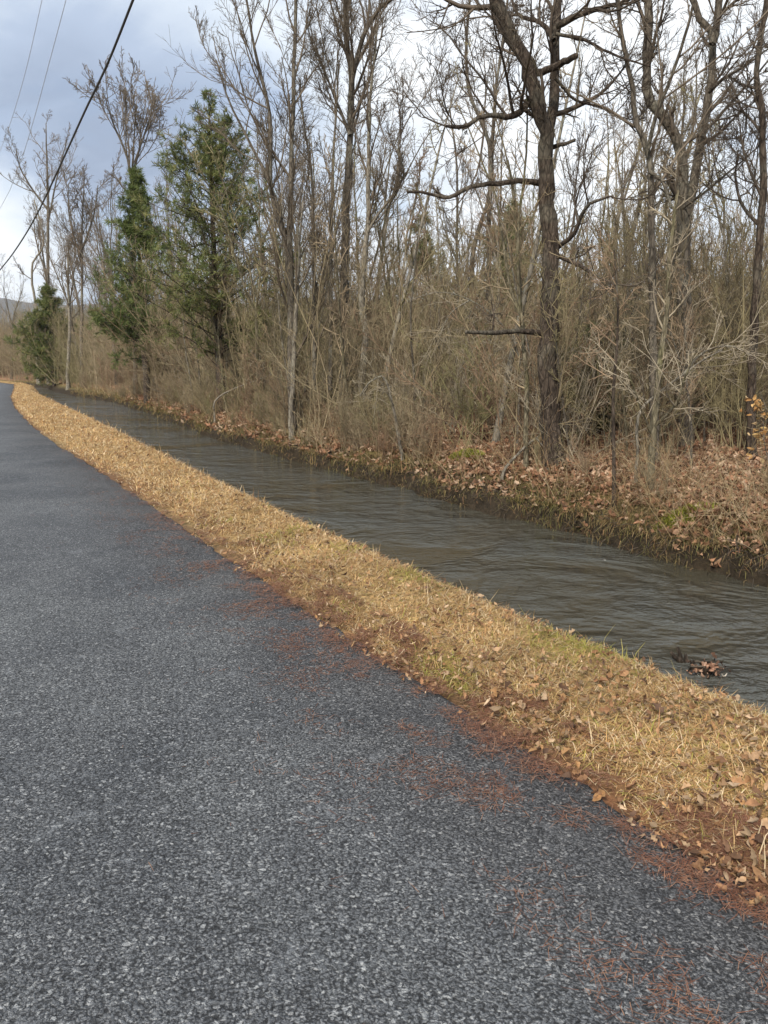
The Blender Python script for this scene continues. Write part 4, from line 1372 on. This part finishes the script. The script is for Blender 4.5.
def build_bank():
    g = np.random.default_rng(9)
    # drooping weeds and dry grass over the lip of the far bank
    N = 50000
    q = near_q(N, 0.5, 60, g, 1.35)
    w2 = far_p(q)
    p = w2 + 0.06 + np.where(g.random(N) < 0.22, g.uniform(0, 0.28, N), np.abs(g.normal(0.25, 0.6, N)))
    pat = fbm(p * 1.6, q * 1.1, 91)
    keep = g.random(N) < 0.2 + 1.1 * sstep(pat, 0.32, 0.6)
    p, q, pat = p[keep], q[keep], pat[keep]; N = len(p)
    P = np.concatenate([xy(p, q), ground_z(p, q)[:, None] - 0.01], 1)
    far = np.clip(np.linalg.norm(P[:, :2], axis=1) / 9, 1, 5)
    toward = math.atan2(-RT[1], -RT[0])
    az = toward + g.normal(0, 1.1, N)
    el = np.radians(np.clip(g.normal(42, 26, N), -10, 88)); bend = np.radians(g.uniform(10, 95, N))
    cols = [(0.30, 0.22, 0.10), (0.36, 0.26, 0.13), (0.22, 0.165, 0.07), (0.19, 0.17, 0.065), (0.27, 0.155, 0.08), (0.15, 0.14, 0.06)]
    tint = mixcols(cols, N, g) * g.uniform(0.75, 1.2, (N, 1))
    gr = sstep(fbm(p * 0.9, q * 0.5, 92), 0.5, 0.68)
    gm = g.random(N) < gr * 0.28
    tint[gm] = mixcols([(0.13, 0.125, 0.035), (0.19, 0.175, 0.05)], int(gm.sum()), g)
    v, f, t = blades(P, az, el, bend, g.uniform(0.07, 0.24, N) * far ** 0.3, g.uniform(0.004, 0.007, N) * far ** 0.8, tint)
    tag(quads('bank_weeds', v, f, M['weed'], tint=t, smooth=False), 'withered brown weeds and grass hanging over the lip of the far stream bank', 'weeds', kind='stuff')
    N = 3000
    q = near_q(N, 0.5, 60, g, 1.3)
    p = far_p(q) + 0.2 + np.abs(g.normal(0.2, 0.8, N))
    keep = g.random(N) < 0.15 + 1.2 * sstep(fbm(p * 0.8, q * 0.8, 94), 0.4, 0.65)
    p, q = p[keep], q[keep]; N = len(p)
    st = np.concatenate([xy(p, q), ground_z(p, q)[:, None] - 0.02], 1)
    far = np.clip(np.linalg.norm(st[:, :2], axis=1) / 12, 1, 4)
    d = np.stack([g.normal(0, 0.55, N), g.normal(-0.1, 0.55, N), np.ones(N)], -1)
    Gm = Geo()
    pt, rd = grow(st, d, g.uniform(0.3, 1.15, N), g.uniform(0.0025, 0.0045, N) * far, 0.0016, 6, 0.13, -0.03, g)
    cl_ = mixcols([(0.40, 0.30, 0.16), (0.33, 0.22, 0.12), (0.46, 0.36, 0.22), (0.27, 0.18, 0.10)], N, g)
    Gm.tubes(pt, rd, 3, cl_)
    p2, r2 = sprout(pt, rd, 3, 0.35, 1, 45, 12, -0.4, 0.3, 4, 0.15, 0.0, 0.7, 0.0014, g)
    Gm.tubes(p2, r2, 3, np.repeat(cl_, 3, 0))
    tag(Gm.build('dead_weeds', M['weed'], tint=True), 'tall tan dead weed stalks and briars standing along the far bank', 'dead weeds', kind='stuff')
    # roots and rootlets showing in the dark undercut
    N = 900
    q = near_q(N, 0.5, 50, g, 1.35)
    p = far_p(q) + g.uniform(0.0, 0.3, N)
    st = np.concatenate([xy(p, q), ground_z(p, q)[:, None] + 0.04], 1)
    d = np.concatenate([-np.tile(RT, (N, 1)) * 0.7, g.normal(-0.5, 0.5, (N, 1))], 1) + g.normal(0, 0.5, (N, 3))
    Gm = Geo()
    pt, rd = grow(st, d, g.uniform(0.12, 0.45, N), g.uniform(0.002, 0.006, N), 0.0015, 5, 0.4, -0.1, g)
    Gm.tubes(pt, rd, 4)
    tag(Gm.build('bank_roots', M['twig_dark']), 'dark rootlets hanging from the undercut face of the far bank', 'roots', kind='stuff')


build_grass()
build_leaves()
build_needles()
build_bank()


# ------------------------------------------------------------------ single small things
def moss(label, u, v, Y, rx, ry, h, seed):
    g = np.random.default_rng(seed)
    b = at(u, v, Y); b[2] = float(gz_xy(b[0], b[1]))
    N = 5200
    a = g.random(N) * 6.28; r = np.sqrt(g.random(N)) * (0.8 + 0.35 * vnoise(np.cos(a) * 2 + 5, np.sin(a) * 2 + 5, seed))
    x, y = np.cos(a) * r * rx, np.sin(a) * r * ry
    z = gz_xy(b[0] + x, b[1] + y) - b[2] + h * np.clip(1 - r * r, 0, 1) * g.uniform(0.55, 1, N)
    P = np.stack([x, y, z], -1)
    t = mixcols([(0.26, 0.27, 0.04), (0.35, 0.33, 0.06), (0.20, 0.22, 0.035)], N, g) * g.uniform(0.8, 1.2, (N, 1))
    vv, f, t = blades(P, g.random(N) * 6.28, np.radians(g.normal(40, 25, N)), np.radians(g.uniform(0, 60, N)), g.uniform(0.03, 0.08, N), np.full(N, 0.012), t)
    o = quads('moss_clump', vv, f, M['weed'], tint=t, smooth=False)
    o.location = b
    tag(o, label, 'moss')


moss('bright yellow green moss mound on the leaf strewn bank left of the thick dark tree', 467, 452, 13.2, 0.36, 0.22, 0.16, 3)
moss('dull green moss hump on the lip of the bank below the mossy sapling', 690, 532, 8.7, 0.40, 0.16, 0.07, 4)


def water_at(u, v):
    d = dir_of(u, v); t = (WATER - CAMH) / d[2]
    return np.array([0, 0, CAMH]) + d * t


def debris():
    g = np.random.default_rng(12)
    c = water_at(706, 674)
    root = empty('leaf_clump', c, 'clump of wet brown leaves caught on a dark snag in the stream', 'leaf clump')
    N = 60
    P = g.normal(0, 1, (N, 3)) * np.array([0.06, 0.045, 0.03]) + np.array([0, 0, 0.04])
    t = mixcols([(0.30, 0.17, 0.11), (0.42, 0.27, 0.19), (0.36, 0.2, 0.13), (0.10, 0.055, 0.035), (0.05, 0.032, 0.024), (0.04, 0.028, 0.02)], N, g)
    v, f, t = leaf_mesh(P, leaf_normals(N, 0.9, g), g.random(N) * 6.28, g.uniform(0.04, 0.075, N), t, g)
    quads('leaves', v, f, M['leaf'], root, tint=t, smooth=False)
    Gm = Geo()
    for k in range(5):
        a = g.random() * 6.28
        s = stroke([np.array([-0.05, 0, -0.08]) + g.normal(0, 0.02, 3), np.array([0.0, 0.02, 0.03]) + g.normal(0, 0.02, 3), np.array([math.cos(a) * 0.11, math.sin(a) * 0.08, 0.03 + 0.05 * g.random()])], 8)
        rough_tube(Gm, s, np.linspace(0.016, 0.006, 8), 6, g)
    Gm.build('snag', M['twig_dark'], root)
    # short dark forked stick just upstream
    c2 = water_at(681, 662)
    r2 = empty('stick', c2, 'short dark forked stick poking out of the stream beside the leaf clump', 'stick')
    Gm = Geo()
    for pts_ in ([(0.03, 0, -0.1), (0.0, 0, 0.02), (-0.03, 0.01, 0.11)], [(0.0, 0, 0.01), (-0.05, 0, 0.04), (-0.075, 0.01, 0.075)], [(0.02, 0.01, -0.08), (0.035, 0.0, 0.02), (0.03, 0.0, 0.06)]):
        rough_tube(Gm, stroke(pts_, 8), np.linspace(0.026, 0.010, 8), 6, g)
    Gm.build('fork', M['bark_dark'], r2)
    # one pale floating leaf
    c3 = water_at(724, 678)
    v, f, t = leaf_mesh(np.array([[0, 0, 0.006]]), np.array([[0.05, 0.1, 0.99]]), np.array([0.4]), np.array([0.05]), np.array([[0.62, 0.55, 0.46]]), g, False)
    o = quads('floating_leaf', v, f, M['leaf'], tint=t, smooth=False); o.location = c3
    tag(o, 'small pale leaf floating on the water right of the leaf clump', 'leaf')


debris()


def beech():
    """young beech that keeps its dead leaves"""
    g = np.random.default_rng(14)
    b = at(772, 520, 9.6); b[2] = float(gz_xy(b[0], b[1])) - 0.05
    tr = Geo()
    s, r = grow(np.zeros((3, 3)), np.array([[0, 0, 1.], [-.15, 0, 1], [.2, .1, 1]]), np.array([1.2, 1.0, 0.95]), np.array([.012, .010, .009]), 0.004, 8, 0.08, 0.03, g)
    tr.tubes(s, r, 5)
    t2, r2 = sprout(s, r, 8, 0.25, 1, 55, 12, -0.32, 0.3, 5, 0.1, 0.0, 0.6, 0.004, g)
    tr.tubes(t2, r2, 3)
    N = 120
    k = g.integers(0, len(t2), N); j = g.integers(1, 5, N)
    P = t2[k, j] + g.normal(0, 0.03, (N, 3)) - np.array([0, 0, 0.03])
    n = norm(g.normal(0, 1, (N, 3)) + np.array([-0.2, -0.7, 0.3]))
    t = mixcols([(0.46, 0.29, 0.12), (0.54, 0.38, 0.20), (0.38, 0.21, 0.08), (0.5, 0.34, 0.14)], N, g)
    v, f, t = leaf_mesh(P, n, g.random(N) * 6.28, g.uniform(0.06, 0.10, N), t, g, False)
    root = empty('beech_sapling', b, 'young sapling still holding tan dead leaves, on the bank at the right', 'sapling')
    tr.build('trunk', M['bark_grey'], root)
    quads('leaves', v, f, M['leaf'], root, tint=t, smooth=False)


beech()


# ------------------------------------------------------------------ overhead cables
def cable(label, px, Ys, r, mat):
    pts_ = np.array([at(u, v, Y) for (u, v), Y in zip(px, Ys)])
    # a hanging wire runs on in both directions
    s = stroke(pts_, 60)
    a = s[0] + (s[0] - s[3]) * 12; z_ = s[-1] + (s[-1] - s[-3]) * np.array([22, 22, 4])
    s = np.concatenate([[a], s, [z_]])
    Gm = Geo(); Gm.tubes(s[None], np.full((1, len(s)), r), 8)
    o = Gm.build('overhead_cable', mat)
    tag(o, label, 'cable', 'overhead cables')


mw, nt, bb, L = new_mat('cable_sheath')
nz = tex_noise(nt, obj_coord(nt), 3, 3)
rr_ = ramp(nt, nz.outputs[0], [(0.3, (0.03, 0.03, 0.035)), (0.7, (0.055, 0.055, 0.06))])
L.new(rr_.outputs[0], bb.inputs['Base Color']); bb.inputs['Roughness'].default_value = 0.6
mg, nt, bb, L = new_mat('weathered_wire')
nz = tex_noise(nt, obj_coord(nt), 3, 3)
rr_ = ramp(nt, nz.outputs[0], [(0.3, (0.42, 0.45, 0.5)), (0.7, (0.5, 0.53, 0.58))])
L.new(rr_.outputs[0], bb.inputs['Base Color']); bb.inputs['Roughness'].default_value = 0.5


def wire_px(px, h_off):
    """depth of each sighted point so that the wire keeps parallel to the path, h_off to its right"""
    Ys = []
    for u, v in px:
        d = dir_of(u, v)
        p_ = d[0] * RT[0] + d[1] * RT[1]
        Ys.append(d[1] * h_off / p_)
    return Ys


for lab, px, off, r, mt in (
        ('thick black overhead cable sagging across the upper left sky', [(133, 0), (110, 58), (85, 111), (60, 166), (36, 216), (14, 252), (0, 270)], 3.9, 0.023, mw),
        ('thin pale wire nearer to the thick black cable', [(66, 0), (50, 60), (36, 112), (24, 152), (10, 190)], 3.0, 0.0055, mg),
        ('thin pale wire farthest to the left in the sky', [(42, 0), (28, 62), (14, 112), (2, 146), (-8, 170)], 2.6, 0.0045, mg)):
    cable(lab, px, wire_px(px, off), r, mt)
